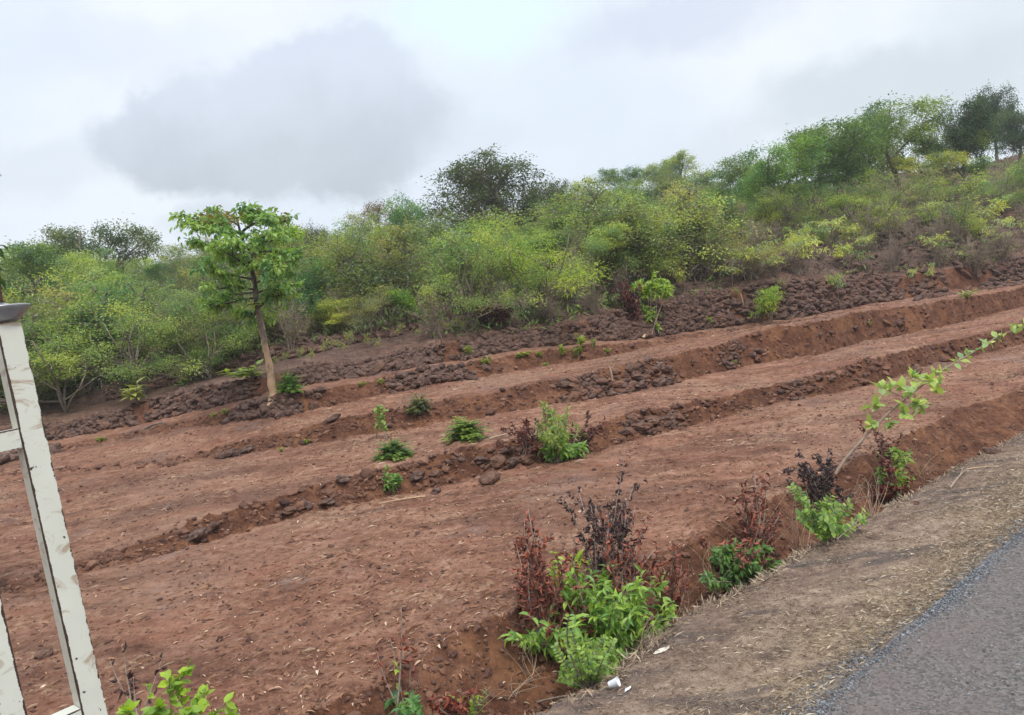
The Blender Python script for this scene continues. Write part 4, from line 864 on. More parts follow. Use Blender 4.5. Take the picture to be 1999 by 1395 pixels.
for px, py, h, w, lab in [
 (1018, 700, 18, 38, 'widest lime seedling of the row on the ledge'), (1053, 702, 18, 18, 'seedling next to the widest one of the row'), (950, 714, 18, 20, 'leftmost lime seedling of the row on the ledge'),
 (1066, 714, 12, 14, 'tiny seedling below the row on the ledge'), (1130, 700, 26, 26, 'lower of two stacked lime seedlings right of the row'), (1134, 676, 26, 28, 'upper of two stacked lime seedlings right of the row'),
 (1100, 696, 34, 22, 'upright seedling left of the two stacked ones'), (1162, 680, 24, 18, 'pale thin seedling right of the two stacked ones'), (1184, 690, 12, 14, 'last small seedling at the right of the row'),
 (1381, 640, 28, 24, 'single lime seedling among stones between the double-tuft shrub and the upright bush'), (745, 750, 14, 18, 'small lime seedling on the ledge right of the lone tree'), (706, 754, 10, 14, 'tiny seedling left of the small one on the ledge right of the lone tree'),
 (197, 862, 16, 16, 'lone lime seedling on the left terrace near the white post'), (441, 812, 16, 18, 'right of two seedlings on the ledge left of the lone tree'), (418, 815, 12, 14, 'left of two seedlings on the ledge left of the lone tree'),
 (549, 882, 16, 14, 'pale blue green seedling at the foot of the upper bank'), (600, 868, 14, 14, 'faint seedling on the upper bank, right of the blue green one'), (270, 790, 46, 60, 'pale yellow plant at the foot of the lime shrubs at left'),
 (357, 752, 22, 28, 'green plant on the upper stone row left of the lone tree'), (1434, 712, 12, 14, 'tiny pale plant at the foot of the bank right of the brown stones'), (1695, 635, 12, 14, 'tiny pale plant on the right end of the upper bank'),
 (1890, 585, 26, 30, 'thin pale plant on the upper terrace at far right'), (915, 700, 30, 22, 'grassy tuft in the broken stone wall')]:
    plant(px, py, py - h, w, 'seedling', (.23, .31, .07) if 'pale' not in lab else (.26, .31, .14), lab, SG)
for px, py, h, w in [(590, 722, 48, 24), (612, 716, 40, 22), (640, 712, 56, 26), (668, 706, 50, 34), (690, 700, 60, 30), (720, 690, 44, 22), (742, 690, 34, 20), (785, 672, 46, 26), (818, 668, 30, 20), (845, 660, 50, 30), (870, 660, 44, 24), (900, 655, 40, 22),
                     (540, 728, 38, 20), (562, 724, 42, 24), (1010, 642, 36, 20), (1290, 640, 40, 22), (1440, 590, 34, 20)]:
    plant(px, py, py - h, w, 'sapling', (.25, .28, .13), 'thin pale seedling growing among the upper wall stones', 'pale seedlings among the upper stones')

# ------------------------------------------------------------------ the lone tree
def lone_tree():
    r = np.random.default_rng(5); base = hit(538, 786); y0 = base[1]; root = empty('lone_tree', base)
    P = lambda px, py, dy=0.0: at_depth(px, py, y0 + dy) - base
    tr = [P(538, 790), P(536, 770), P(530, 735), P(519, 685), P(510, 635), P(503, 600), P(499, 565), P(492, 530), P(481, 490, .1), P(470, 455, .1), P(462, 425, .1)]
    s = y0 / F; rad = np.array([11.5, 8.2, 7.0, 6.2, 5.6, 5.2, 4.7, 4.3, 3.4, 2.5, 1.3]) * s
    tint = np.array([-1.0, -1.0, -.9, -.6, -.1, .2, .45, .6, .6, .5, .4]); st = MB(); sides = 10
    pts = np.array(tr); n0 = 90; t = np.linspace(0, 1, n0); pp, _ = along(pts, t); L = np.concatenate([[0], np.cumsum(np.linalg.norm(np.diff(pts, axis=0), axis=1))]); L /= L[-1]
    pp += fbm(np.column_stack([t * 9] * 3), np.array([[0, 5, 9.]]) + t[:, None] * 0, 3, 3) * .03
    tube(st, pp, np.interp(t, L, rad) * (1 + .2 * fbm(t * 30, t * 0, 8, 3)) + .05 * np.exp(-t * 40), sides, np.r_[np.clip(np.repeat(np.interp(t, L, tint), sides) + r.normal(0, .12, n0 * sides) + .8 * fbm(np.repeat(t * 26, sides), np.tile(np.arange(sides) * .9, n0), 19, 3), -.95, 1), .4])
    br = [((503, 600), (516, 595, -.3), (532, 575, -.6)), ((506, 612), (496, 612, .2), (488, 612, .3)), ((492, 530), (470, 505, -.4), (430, 488, -1.0)), ((490, 520), (468, 505, .5), (415, 500, 1.2)), ((481, 490), (510, 465, -.5), (560, 470, -1.0)), ((484, 500), (515, 480, .6), (570, 500, 1.2)),
          ((478, 480), (450, 450, -.5), (395, 445, -1.1)), ((478, 480), (440, 440, .6), (375, 428, 1.0)), ((470, 455), (490, 430, -.5), (525, 430, -.9)), ((470, 455), (495, 430, .6), (545, 430, .9)), ((499, 565), (470, 560, -.6), (420, 562, -1.2)), ((499, 570), (460, 575, .5), (415, 580, .9)),
          ((499, 572), (530, 560, -.4), (565, 560, -.7)), ((490, 525), (540, 510, -.2), (592, 500, .1)), ((486, 505), (430, 480, .2), (378, 475, .3)), ((478, 480), (530, 450, .4), (578, 455, .6)), ((500, 580), (450, 590, -.3), (405, 600, -.5)), ((470, 455), (420, 430, -.4), (372, 425, -.5)), ((494, 545), (440, 535, -.8), (400, 525, -1.3)),
          ((466, 440), (440, 420, 0), (410, 428, .2)), ((497, 555), (530, 530, .2), (562, 532, .4)), ((462, 425), (470, 424, 0), (478, 420, 0)), ((492, 530), (520, 505, -.9), (545, 520, -1.4)), ((488, 515), (470, 480, -.9), (455, 470, -1.6)), ((488, 515), (500, 480, 1), (500, 460, 1.7))]
    tips = []
    for a, b, c in br:
        p = bez(P(*a), P(*b), P(*c), 8); tube(st, p, np.linspace(2.3, .7, 8) * s, 6, .6)
        for k in range(9):
            q, tg = along(p, np.array([r.uniform(.25, 1)])); e = q[0] + unit(tg[0] * .8 + r.normal(0, .6, 3) * np.array([1, 1, .5])) * r.uniform(18, 48) * s
            pb = bez(q[0], (q[0] + e) / 2 + (0, 0, .04), e, 4); tube(st, pb, np.linspace(1.2, .5, 4) * s, 4, .7); tips.append(pb)
    st.obj('trunk', M_BARK, root, True)
    lf = MB()
    for pb in tips:
        n = 25; t = r.uniform(.15, 1.08, n); q, tg = along(pb, t); q = q + r.normal(0, 5.5 * s, (n, 3)) * np.array([1, 1, .6]); d = tg * .6 + r.normal(0, .6, (n, 3)); d[:, 2] -= .35
        Lf = r.uniform(8, 15, n) * s; leaves(lf, q, d, np.tile([0, 0, 1.], (n, 1)) + r.normal(0, .4, (n, 3)), Lf, Lf * .5, 'blade', np.clip(r.normal(0, .45) + r.normal(0, .3, n), -1, 1))
    o = lf.obj('crown', M_LEAF, root); o.color = (.19, .335, .10, 1)
    # small reddish young leaves along the top
    yl = MB()
    for k in range(26):
        c = P(r.uniform(380, 560), r.uniform(416, 434), r.normal(0, .6)); n = 9; d = r.normal(0, .6, (n, 3)); d[:, 2] += .1
        leaves(yl, c + r.normal(0, 5 * s, (n, 3)), d, np.tile([0, 0, 1.], (n, 1)) + r.normal(0, .4, (n, 3)), r.uniform(7, 14, n) * s, 5.5 * s, 'blade', np.clip(r.normal(0, .4, n), -1, 1))
    o = yl.obj('young_leaves', M_LEAF, root); o.color = (.17, .16, .055, 1); o['label'] = 'reddish young leaves at the crown top'
    tag(root, 'lone young tree with pale bare lower trunk and large drooping leaves on the terrace edge', 'tree')
lone_tree()

# ------------------------------------------------------------------ built-up plants, stem by stem
def leafy(lf, pts, n, L, W, tmpl, r, t0=.25, droop=.2, tint=(0, .4), spread=.8, pair=False):
    t = np.sort(r.uniform(t0, 1.02, n)) if not pair else np.repeat(np.linspace(t0, 1, (n + 1) // 2), 2)[:n]
    q, tg = along(pts, np.clip(t, 0, 1))
    if pair:
        sd = unit(np.cross(tg, [0.2, -1, .6])) * np.where(np.arange(n) % 2, 1, -1)[:, None]; d = sd + tg * .45 + r.normal(0, .12, (n, 3))
    else: d = tg * .5 + r.normal(0, spread, (n, 3))
    d[:, 2] -= droop
    nr = np.tile([0, -.25, 1.], (n, 1)) + r.normal(0, .35, (n, 3)) if tmpl != 'dry' else r.normal(0, 1, (n, 3))
    leaves(lf, q, d, nr, L * r.uniform(.65, 1.2, n), W * r.uniform(.75, 1.2, n), tmpl, np.clip(r.normal(tint[0], tint[1], n), -1, 1))
def stem_plant(base_px, stems, label, cat='shrub', name='shrub', group=None, seed=1, sorts=(), y=None, parts=('stems', 'foliage')):
    """stems: (tip_px, tip_py, forward offset, bow, sort index, leaf count); sorts: (leaf shape, length m, width m, colour, droop, tint mean, pair)"""
    r = np.random.default_rng(seed); b = hit(*base_px); root = empty(name, b); s = b[1] / F
    st = MB(); lf = {}
    for tx, ty, dy, bow, k, n in stems:
        o = np.array([r.normal(0, 7 * s), r.normal(0, 10 * s), 0]); e = at_depth(tx, ty, b[1] + dy) - b; m = (o + e) * .5 + np.array([bow * s * 1.0, 0, abs(bow) * s * .6]) + r.normal(0, 4 * s, 3)
        p = bez(o, m, e, 8); ln = np.linalg.norm(e); tube(st, p, np.linspace(.010, .0035, 8) * (.5 + .5 * min(1.5, ln)) if k is not None else np.linspace(.0032, .0012, 8), 5 if k is not None else 3, r.uniform(-.04, .04) if k is not None else r.uniform(-.75, -.1))
        for kk in range(int(n // 14)):
            q, tg = along(p, np.array([r.uniform(max(.35, (sorts[k] + (.3,))[7]) if k is not None else .35, .97)])); f = q[0] + unit(tg[0] + r.normal(0, .7, 3)) * ln * r.uniform(.1, .22); pb = bez(q[0], (q[0] + f) / 2 + (0, 0, .01), f, 4); tube(st, pb, [.003, .0026, .002, .0015], 4)
            if k is not None:
                tm, L, W, c, dr, ti, pr = sorts[k][:7]; leafy(lf.setdefault(k, MB()), pb, 9, L, W, tm, r, .2, dr, (ti, .4), .8, pr)
        if k is not None and n:
            tm, L, W, c, dr, ti, pr = sorts[k][:7]; leafy(lf.setdefault(k, MB()), p, n, L, W, tm, r, (sorts[k] + (.3,))[7], dr, (ti, .4), .8, pr)
    st.obj(parts[0], M_TWIG, root, True)
    for k, mb in lf.items():
        tm, L, W, c, dr, ti, pr = sorts[k][:7]; o = mb.obj('dry_leaves' if tm == 'dry' else parts[1], M_DRY if tm == 'dry' else M_LEAF, root); o.color = (*c, 1)
    tag(root, label, cat, group); return root
RED = ('dry', .07, .024, (.225, .086, .060), .75, 0, False); BLK = ('dry', .055, .034, (.075, .044, .044), .5, -.2, False); BRN = ('dry', .075, .03, (.115, .045, .03), .7, 0, False)
GRN = ('blade', .10, .036, (.24, .40, .10), .25, .0, False); DGR = ('blade', .095, .036, (.11, .22, .07), .2, 0, False); LIM = ('round', .042, .027, (.21, .34, .085), .05, 0, True); LGR = ('blade', .085, .04, (.23, .37, .07), .1, .2, False)
r3 = np.random.default_rng(77)
def spray(cx, cy, wx, wy, n, k, cnt, dy=.35): return [(cx + r3.normal(0, wx), cy + r3.normal(0, wy), r3.normal(0, dy), r3.normal(0, 18), k, cnt) for _ in range(n)]
SF = 'shrubs along the roadside ditch'
stem_plant((1190, 1290), spray(1200, 1140, 56, 36, 22, 0, 22, .25) + spray(1190, 1170, 60, 50, 9, 1, 22, .25) + spray(1245, 1200, 40, 28, 11, 0, 20, .2) + spray(1120, 1240, 46, 26, 8, 0, 20, .2) + spray(1160, 1180, 40, 30, 7, 0, 22, .2) + spray(1180, 1150, 80, 60, 12, None, 0, .2), 'large green leafy shrub in the ditch between dry red shrubs, foreground', 'shrub', 'ditch_shrub', SF, 11, [GRN, RED])
stem_plant((1065, 1265), [(x_, y_, d_ + .3, b_, k_, c_) for x_, y_, d_, b_, k_, c_ in spray(1040, 1075, 24, 40, 18, 0, 34) + spray(1090, 1120, 24, 30, 8, 0, 26) + spray(1020, 1165, 20, 26, 9, 0, 28)] + spray(1050, 1240, 30, 22, 10, 1, 20), 'dry red leaved shrub at the left of the large green ditch shrub', 'shrub', 'dry_shrub', SF, 12, [RED, GRN])
stem_plant((1195, 1240), [(x_, y_, d_ + .25, b_, k_, c_) for x_, y_, d_, b_, k_, c_ in spray(1185, 992, 40, 18, 16, 0, 40) + spray(1238, 1030, 28, 28, 11, 1, 26) + spray(1150, 1050, 20, 20, 6, 1, 20) + spray(1215, 1085, 40, 18, 7, 1, 16)], 'dead shrub with blackened leaf tips rising above the large green ditch shrub', 'shrub', 'dead_shrub', SF, 13, [BLK, RED])
stem_plant((1300, 1230), spray(1300, 1095, 24, 34, 10, 0, 14) + spray(1330, 1150, 20, 30, 6, None, 0) + spray(1280, 1190, 22, 20, 4, 1, 16), 'thin dry shrub with red leaves and straw stalks right of the large green ditch shrub', 'shrub', 'dry_shrub', SF, 14, [RED, GRN])
stem_plant((1150, 1345), spray(1150, 1275, 42, 24, 16, 0, 26, .2) + spray(1205, 1265, 24, 18, 6, 0, 22, .2) + spray(1110, 1320, 22, 14, 5, 0, 20, .15) + spray(1175, 1315, 28, 16, 6, 0, 22, .15), 'lime plant of paired round leaflets at the large ditch shrub foot by the cup', 'plant', 'leaflet_plant', SF, 15, [LIM])
stem_plant((1120, 1230), spray(1120, 1095, 26, 14, 5, 0, 14, .2), 'yellow-green shoot reaching left out of the large ditch shrub', 'plant', 'leafy_shoot', SF, 16, [('blade', .075, .045, (.28, .42, .06), .1, .2, False)])
stem_plant((1450, 1150), spray(1450, 1092, 50, 20, 30, 0, 28, .2) + [(x_, y_, d_ + .25, b_, k_, c_) for x_, y_, d_, b_, k_, c_ in spray(1440, 1050, 46, 20, 13, 1, 20)] + spray(1490, 1080, 20, 14, 4, 1, 16) + spray(1410, 1125, 22, 12, 6, 0, 20), 'dark green shrub topped with dry red leaves, middle of the ditch', 'shrub', 'ditch_shrub', SF, 17, [DGR, RED])
stem_plant((1480, 1085), spray(1462, 935, 16, 30, 7, 0, 22) + spray(1465, 1000, 40, 26, 9, 0, 14) + spray(1520, 1040, 44, 22, 8, 0, 12) + spray(1400, 990, 60, 26, 9, None, 0) + spray(1500, 960, 30, 40, 7, None, 0), 'tall dry shrub with thin straw stalks fanning left behind the dark green shrub', 'shrub', 'dry_shrub', SF, 18, [('dry', .075, .028, (.20, .078, .055), .7, 0, False)])
stem_plant((1625, 1060), spray(1640, 1010, 36, 16, 12, 0, 26, .3) + [(1545, 950, .2, -14, 0, 34), (1570, 975, .1, -10, 0, 30), (1600, 985, 0, -6, 0, 28), (1690, 1000, .2, 10, 0, 22), (1600, 1045, -.1, -6, 0, 22)], 'lime shrub of paired leaflets with one long shoot arching left, by the verge', 'shrub', 'leaflet_shrub', SF, 19, [('round', .062, .036, (.19, .31, .075), .05, 0, True)])
stem_plant((1610, 990), spray(1600, 915, 26, 20, 16, 0, 30) + spray(1645, 950, 22, 18, 6, 0, 22) + spray(1660, 960, 40, 20, 6, None, 0), 'blackened dead shrub beneath the leaning sapling', 'shrub', 'dead_shrub', SF, 20, [('dry', .055, .038, (.052, .034, .038), .5, 0, False)])
stem_plant((1745, 980), spray(1745, 905, 16, 18, 8, 0, 20) + [(1752, 880, 0, 6, 0, 22), (1725, 940, 0, -6, 0, 20)] + spray(1750, 950, 26, 22, 9, 1, 26) + spray(1740, 870, 30, 24, 5, 1, 14), 'small upright green shrub with red dry leaves at the right end of the ditch', 'shrub', 'ditch_shrub', SF, 21, [('blade', .10, .045, (.19, .31, .075), .3, .1, False), ('dry', .07, .03, (.17, .045, .03), .7, 0, False)])
stem_plant((1720, 950), spray(1730, 850, 34, 16, 10, 0, 16), 'thin dry reddish shrub behind the small upright green one', 'shrub', 'dry_shrub', SF, 22, [('dry', .06, .024, (.12, .045, .035), .7, 0, False)])
stem_plant((1000, 1360), spray(1030, 1330, 40, 14, 9, None, 0, .2) + spray(960, 1370, 40, 10, 6, None, 0, .2), 'tangle of dry broken stalks at the bottom of the ditch', 'twigs', 'dry_twigs', None, 23)
stem_plant((1330, 1200), spray(1330, 1150, 30, 18, 14, None, 0, .2), 'bundle of grey dry grass stalks on the verge edge', 'grass tuft', 'grass_tuft', None, 24)
stem_plant((1660, 985), spray(1670, 950, 30, 10, 12, None, 0, .2), 'pile of grey twigs left of the small upright green shrub', 'twigs', 'dry_twigs', None, 25)
for k, (bx, by, tx, ty, wx, lab) in enumerate([(1395, 1165, 1390, 1090, 30, 'dry grass stalks in the ditch between the two big ditch shrubs'), (1560, 1085, 1540, 985, 34, 'tall dry grass stalks left of the lime shrub of paired leaflets'),
        (1255, 1270, 1285, 1215, 30, 'dry grass stalks right at the foot of the large green ditch shrub'), (1700, 1010, 1690, 935, 26, 'dry grass stalks between the lime leaflet shrub and the upright green shrub'),
        (1040, 1330, 1010, 1265, 34, 'dry grass stalks at the left foot of the large green ditch shrub'), (1800, 940, 1805, 890, 24, 'dry grass stalks right of the upright green shrub'), (930, 1395, 915, 1345, 36, 'dry grass stalks near the bottom edge left of the white cup')]):
    stem_plant((bx, by), spray(tx, ty, wx, 24, 16, None, 0, .2), lab, 'grass tuft', 'grass_tuft', 'dry grass stalks along the ditch', 60 + k)
# bottom edge
stem_plant((790, 1395), [(783, 1185, 0, 6, 0, 12), (762, 1245, .1, -4, 0, 12), (800, 1262, 0, 6, 0, 10), (735, 1270, 0, -8, 0, 8), (825, 1250, .1, 14, None, 0)] + [(775, 1290, 0, 0, 1, 5)], 'slender dry sapling with a few hanging red leaves at the bottom edge', 'sapling', 'dry_sapling', SF, 26, [('dry', .065, .026, (.17, .05, .035), .8, 0, False), LGR])
stem_plant((800, 1420), spray(795, 1372, 22, 10, 8, 0, 12, .15), 'broad leaved green plant at the foot of the slender dry sapling', 'plant', 'leafy_plant', SF, 27, [('blade', .085, .045, (.11, .24, .08), .1, 0, False)])
stem_plant((900, 1415), spray(890, 1368, 40, 10, 10, 0, 14, .2) + spray(930, 1370, 16, 12, 4, 1, 10, .15), 'low red leaved plant with a few green blades, bottom edge', 'plant', 'leafy_plant', SF, 28, [('dry', .06, .025, (.20, .06, .04), .3, 0, False), ('blade', .11, .028, (.20, .30, .08), .1, 0, False)])
stem_plant((345, 1480), [(330, 1305, 0, -4, 0, 22), (285, 1335, 0, -10, 0, 20), (355, 1310, .1, 4, 0, 20), (400, 1345, 0, 10, 0, 20), (440, 1370, 0, 14, 0, 22), (250, 1385, 0, -16, 0, 18), (310, 1370, -.1, 0, 0, 22), (370, 1380, -.1, 4, 0, 22), (470, 1388, 0, 10, 0, 14), (225, 1390, 0, -12, 0, 12)], 'bright lime leafy bush at the bottom left beside the white post', 'bush', 'lime_bush', None, 29, [('round', .078, .05, (.22, .36, .05), .05, .1, False)])
stem_plant((270, 1420), [(215, 1290, .2, -10, 0, 8), (240, 1265, .2, -6, 0, 7), (320, 1275, .2, 6, 0, 8), (260, 1320, .2, 0, 0, 10)], 'withered brown stalks behind the bright lime bush at bottom left', 'plant', 'withered_plant', None, 30, [('dry', .06, .03, (.07, .035, .03), .6, -.3, False)])
# middle of the field
stem_plant((1085, 900), spray(1080, 838, 24, 16, 20, 0, 26) + spray(1120, 865, 20, 9, 8, 1, 18) + [(1060, 785, 0, -3, 0, 40), (1068, 795, 0, -3, 0, 40), (1075, 802, 0, 2, 0, 36), (1108, 812, 0, 5, 0, 34), (1095, 815, 0, 5, 0, 34), (1050, 815, 0, -5, 0, 34)] + spray(1085, 880, 26, 8, 9, 1, 20, .15), 'leafy shrub with large lower leaves on the middle bank, dry twigs around it', 'shrub', 'bank_shrub', None, 31, [('blade', .095, .03, (.22, .32, .10), .2, .1, False), ('blade', .13, .055, (.17, .31, .075), .15, 0, False)])
stem_plant((1025, 885), spray(1000, 830, 24, 14, 12, 0, 18) + spray(1035, 870, 18, 14, 7, 0, 18), 'dry red-brown leafless looking twigs left of the leafy middle shrub', 'shrub', 'dry_shrub', None, 32, [('dry', .085, .034, (.13, .048, .034), .8, 0, False)])
stem_plant((1135, 878), spray(1142, 835, 14, 14, 8, 0, 18) + spray(1110, 885, 20, 8, 4, 0, 14), 'dry dark red twigs right of the leafy middle shrub', 'shrub', 'dry_shrub', None, 33, [('dry', .08, .03, (.10, .035, .03), .8, 0, False)])
stem_plant((763, 958), spray(765, 935, 12, 9, 12, 0, 16, .12) + [(757, 912, 0, 0, 0, 12)], 'small leafy green plant growing from a stub in the middle bank', 'plant', 'leafy_plant', None, 34, [('blade', .085, .045, (.12, .235, .06), .15, .1, False)])
stem_plant((740, 856), [(741, 795, 0, 0, 0, 16), (737, 800, .05, -2, 0, 14), (747, 798, 0, 2, 0, 14), (742, 808, 0, 1, 0, 10), (743, 830, 0, 0, 1, 8)], 'thin sapling with a tuft of lime leaves behind the low feathery dome', 'sapling', 'thin_sapling', None, 35, [('blade', .11, .06, (.20, .33, .08), .15, 0, False), ('blade', .07, .04, (.18, .28, .08), .15, 0, False)])
stem_plant((826, 800), [(829, 728, 0, 0, None, 0), (822, 735, .05, -2, None, 0), (832, 745, 0, 3, None, 0), (840, 755, 0, 3, None, 0)], 'bare dry stalks rising out of the grey green bush', 'stalks', 'dry_stalks', None, 36)
stem_plant((1275, 655), [(x, y, d, (x - 1275) * .15, 0, 40) for x, y, d in [(1285, 562, 0), (1262, 560, 0), (1246, 566, .2), (1302, 562, 0), (1272, 548, -.1), (1280, 552, .2), (1254, 552, .3), (1294, 550, .2), (1240, 560, 0), (1308, 556, .1), (1266, 556, .3)]] + [(x, y, d, -3, 1, 26) for x, y, d in [(1262, 603, 0), (1250, 604, .1), (1272, 606, 0), (1256, 594, 0), (1266, 612, -.1)]] + [(1275, 640, 0, 0, 1, 16), (1281, 638, -.1, 2, 1, 14), (1270, 642, .1, -2, 1, 14)], 'double-tuft shrub with a flat upper head and smaller tuft below, before the wall', 'shrub', 'tufted_shrub', None, 37, [('blade', .20, .075, (.27, .40, .09), .25, 0, False, .8), ('blade', .18, .07, (.25, .37, .09), .25, 0, False, .68)])
def fallen(px0, py0, px1, py1, rad, label, name='fallen_branch', cat='branch', tint=0.0, fork=True):
    a = hit(px0, py0); b = hit(px1, py1); m = (a + b) / 2; m[2] = ground(m[0], m[1])[0] + rad * 3; mb = MB(); z = np.array([0, 0, rad * .8]); p = bez(a + z - a, m + z - a, b + z - a, 8)
    tube(mb, p, np.linspace(rad, rad * .45, 8), 6, tint)
    if fork:
        q, tg = along(p, np.array([.55])); tube(mb, [q[0], q[0] + unit(tg[0] + np.array([.3, .5, .15])) * np.linalg.norm(b - a) * .3], [rad * .5, rad * .2], 5, tint)
    o = mb.obj(name, M_TWIG, None, True); o.location = a; tag(o, label, cat)
fallen(283, 842, 325, 830, .035, 'dark fallen branch lying on the left terrace', tint=.5)
fallen(955, 858, 1008, 848, .018, 'pale bare stick lying left of the leafy middle shrub', tint=-.5)
fallen(1255, 662, 1270, 648, .04, 'short pale log leaning under the double-tuft shrub', tint=-.9, fork=False)
fallen(1855, 955, 1890, 915, .014, 'grey forked twig lying on the verge at right', tint=-.2)
fallen(1885, 918, 1950, 912, .010, 'thin pale stick on the verge beside the forked twig', tint=-.6)
fallen(1050, 1375, 1215, 1360, .010, 'long straight pale stick across the bottom of the ditch', tint=-.2)
fallen(830, 970, 740, 985, .012, 'pale thin stick at the foot of the bank right of the small leafy plant', tint=-.9)
fallen(1200, 1305, 1250, 1262, .009, 'bent bare stick on the ditch edge right of the white cup', tint=-.3)
def stake(px, py, top, label):
    p = hit(px, py); s = p[1] / F; e = at_depth(px - 6, top, p[1]) - p; mb = MB(); tube(mb, [(0, 0, -.05), e * .5 + (.01, 0, 0), e], [.022, .02, .016], 6, -.4); o = mb.obj('stake', M_TWIG, None, True); o.location = p; tag(o, label, 'stake')
stake(1196, 745, 716, 'thin pale stake standing on the upper bank among brown stones')
stake(1452, 600, 573, 'short pale stump standing on the stone wall')

# the leaning sapling by the ditch
def leaning():
    r = np.random.default_rng(91); b = hit(1632, 925); root = empty('leaning_sapling', b); y = b[1]
    P = lambda px, py, dy=0.0: at_depth(px, py, y + dy) - b
    pts = np.array([P(1628, 930), P(1650, 896), P(1692, 848), P(1735, 805, .05), P(1790, 760, .1), P(1840, 722, .1), P(1895, 690, .1), P(1950, 655, .1), P(2015, 628, .1)])
    st = MB(); tube(st, pts, np.array([.022, .020, .017, .014, .012, .010, .008, .006, .004]), 7, -.3)
    lf = MB(); s = y / F
    for tx, ty, t in [(1715, 755, .42), (1700, 790, .36), (1745, 750, .46), (1770, 765, .5), (1735, 830, .33), (1765, 812, .42), (1800, 800, .46), (1780, 735, .52), (1835, 765, .55), (1815, 745, .55), (1790, 790, .46), (1700, 830, .3)]:
        q, tg = along(pts, np.array([t])); e = P(tx, ty, r.normal(0, .15)); p = bez(q[0], (q[0] + e) / 2 + (0, 0, .02), e, 5); tube(st, p, np.linspace(.005, .002, 5), 4, -.2); leafy(lf, p, 11, .15, .085, 'round', r, .4, .05, (.1, .4), .7)
    leafy(lf, pts[4:], 62, .12, .06, 'round', r, .12, .1, (.0, .4), .8)
    st.obj('stem', M_TWIG, root, True); o = lf.obj('foliage', M_LEAF, root); o.color = (.31, .43, .17, 1)
    tag(root, 'long bare-stemmed sapling leaning right over the ditch with pale lime leaves', 'sapling')
leaning()

# the tree just outside the left edge, whose leaf tips hang into view
def edge_tree():
    r = np.random.default_rng(17); y = 7.5; g = on_ground(-6.6, 7.2); root = empty('overhanging_tree', g)
    st = MB(); lf = MB(); P = lambda px, py, dy=0.0: at_depth(px, py, y + dy) - g
    top = np.array([.1, 0, 5.2]); tr = np.array([[0, 0, -.1], [.03, 0, 1.2], [0, .05, 2.6], [.1, 0, 3.8], top]); tube(st, tr, [.16, .13, .11, .08, .05], 8)
    for px, py in [(-4, 328), (2, 342), (4, 478), (0, 500), (6, 515), (0, 540), (4, 560), (-6, 480), (-8, 530), (-90, 300), (-120, 420), (-100, 520), (-160, 350), (-70, 400)]:
        e = P(px, py, r.normal(0, .2)); h = max(.8, min(4.6, e[2] - .4)); q, _ = along(tr, np.array([h / 5.2])); p = bez(q[0], (q[0] + e) / 2 + (0, 0, .25), e, 6); tube(st, p, np.linspace(.03, .006, 6), 5)
        n = 16; t = r.uniform(.8, 1, n); a, tg = along(p, t); d = r.normal(0, .45, (n, 3)); d[:, 2] -= .75
        leaves(lf, a, d, r.normal(0, .5, (n, 3)) + (0, -1, .3), r.uniform(.10, .17, n), .04, 'blade', np.clip(r.normal(0, .4, n), -1, 1))
    inv = np.array(cam.matrix_world.inverted())
    for k in range(150):
        e = np.array([.1, 0, 4.0]) + unit(r.normal(size=3)) * np.array([2.1, 2.1, 1.9]) * r.uniform(.45, 1); w = inv @ np.append(e + g, 1)
        if 999.5 + F * w[0] / -w[2] > -45: continue
        h = max(1.6, min(5.0, e[2] - .5)); q, _ = along(tr, np.array([h / 5.2])); p = bez(q[0], (q[0] + e) / 2 + (0, 0, .2), e, 6); tube(st, p, np.linspace(.022, .004, 6), 4)
        n = 46; t = r.uniform(.6, 1.02, n); a, tg = along(p, t); a = a + r.normal(0, .13, (n, 3)); d = r.normal(0, .5, (n, 3)); d[:, 2] -= .6
        leaves(lf, a, d, r.normal(0, .5, (n, 3)) + (0, 0, .8), r.uniform(.10, .17, n), .045, 'blade', np.clip(r.normal(0, .4) + r.normal(0, .25, n), -1, 1))
    st.obj('trunk', M_BARK, root, True); o = lf.obj('crown', M_LEAF, root); o.color = (.055, .12, .045, 1)
    tag(root, 'dark narrow-leaved tree whose drooping leaf tips hang in at the left edge', 'tree')
edge_tree()

# ------------------------------------------------------------------ litter by the road
def paint(name, c, rough=.5):
    m, t = new_mat(name); P = t.n('ShaderNodeTexCoord').outputs['Object']; n = t.noise(P, 40, 4).outputs[0]; finish(t, t.mix(n, tuple(x * .85 for x in c), c), rough, n, .1, .003); return m
M_WHITE = paint('white_plastic', (.80, .80, .82), .4); M_PAPER = paint('paper', (.62, .55, .46), .8)
def cup():
    p = hit(1182, 1350); prof = [(.0, 0), (.022, 0), (.024, .004), (.034, .075), (.0365, .078), (.0365, .081), (.033, .080), (.021, .006), (0, .005)]; n = 24; mb = MB(); th = np.arange(n) * 2 * math.pi / n
    V = np.array([[[r_ * math.cos(a), r_ * math.sin(a), z] for a in th] for r_, z in prof]); m = len(prof); i = np.arange(m - 1)[:, None] * n; j = np.arange(n)[None]; j2 = (j + 1) % n
    mb.add(V.reshape(-1, 3), np.stack([i + j, i + j2, i + j2 + n, i + j + n], -1).reshape(-1, 4)); o = mb.obj('paper_cup', M_WHITE, None, True); o.location = p + np.array([.03, 0, .035]); o.rotation_euler = (math.radians(70), math.radians(10), math.radians(70)); o.scale = (.9, .9, .9)
    tag(o, 'white disposable cup lying on its side below the lime leaflet plant', 'cup')
cup()
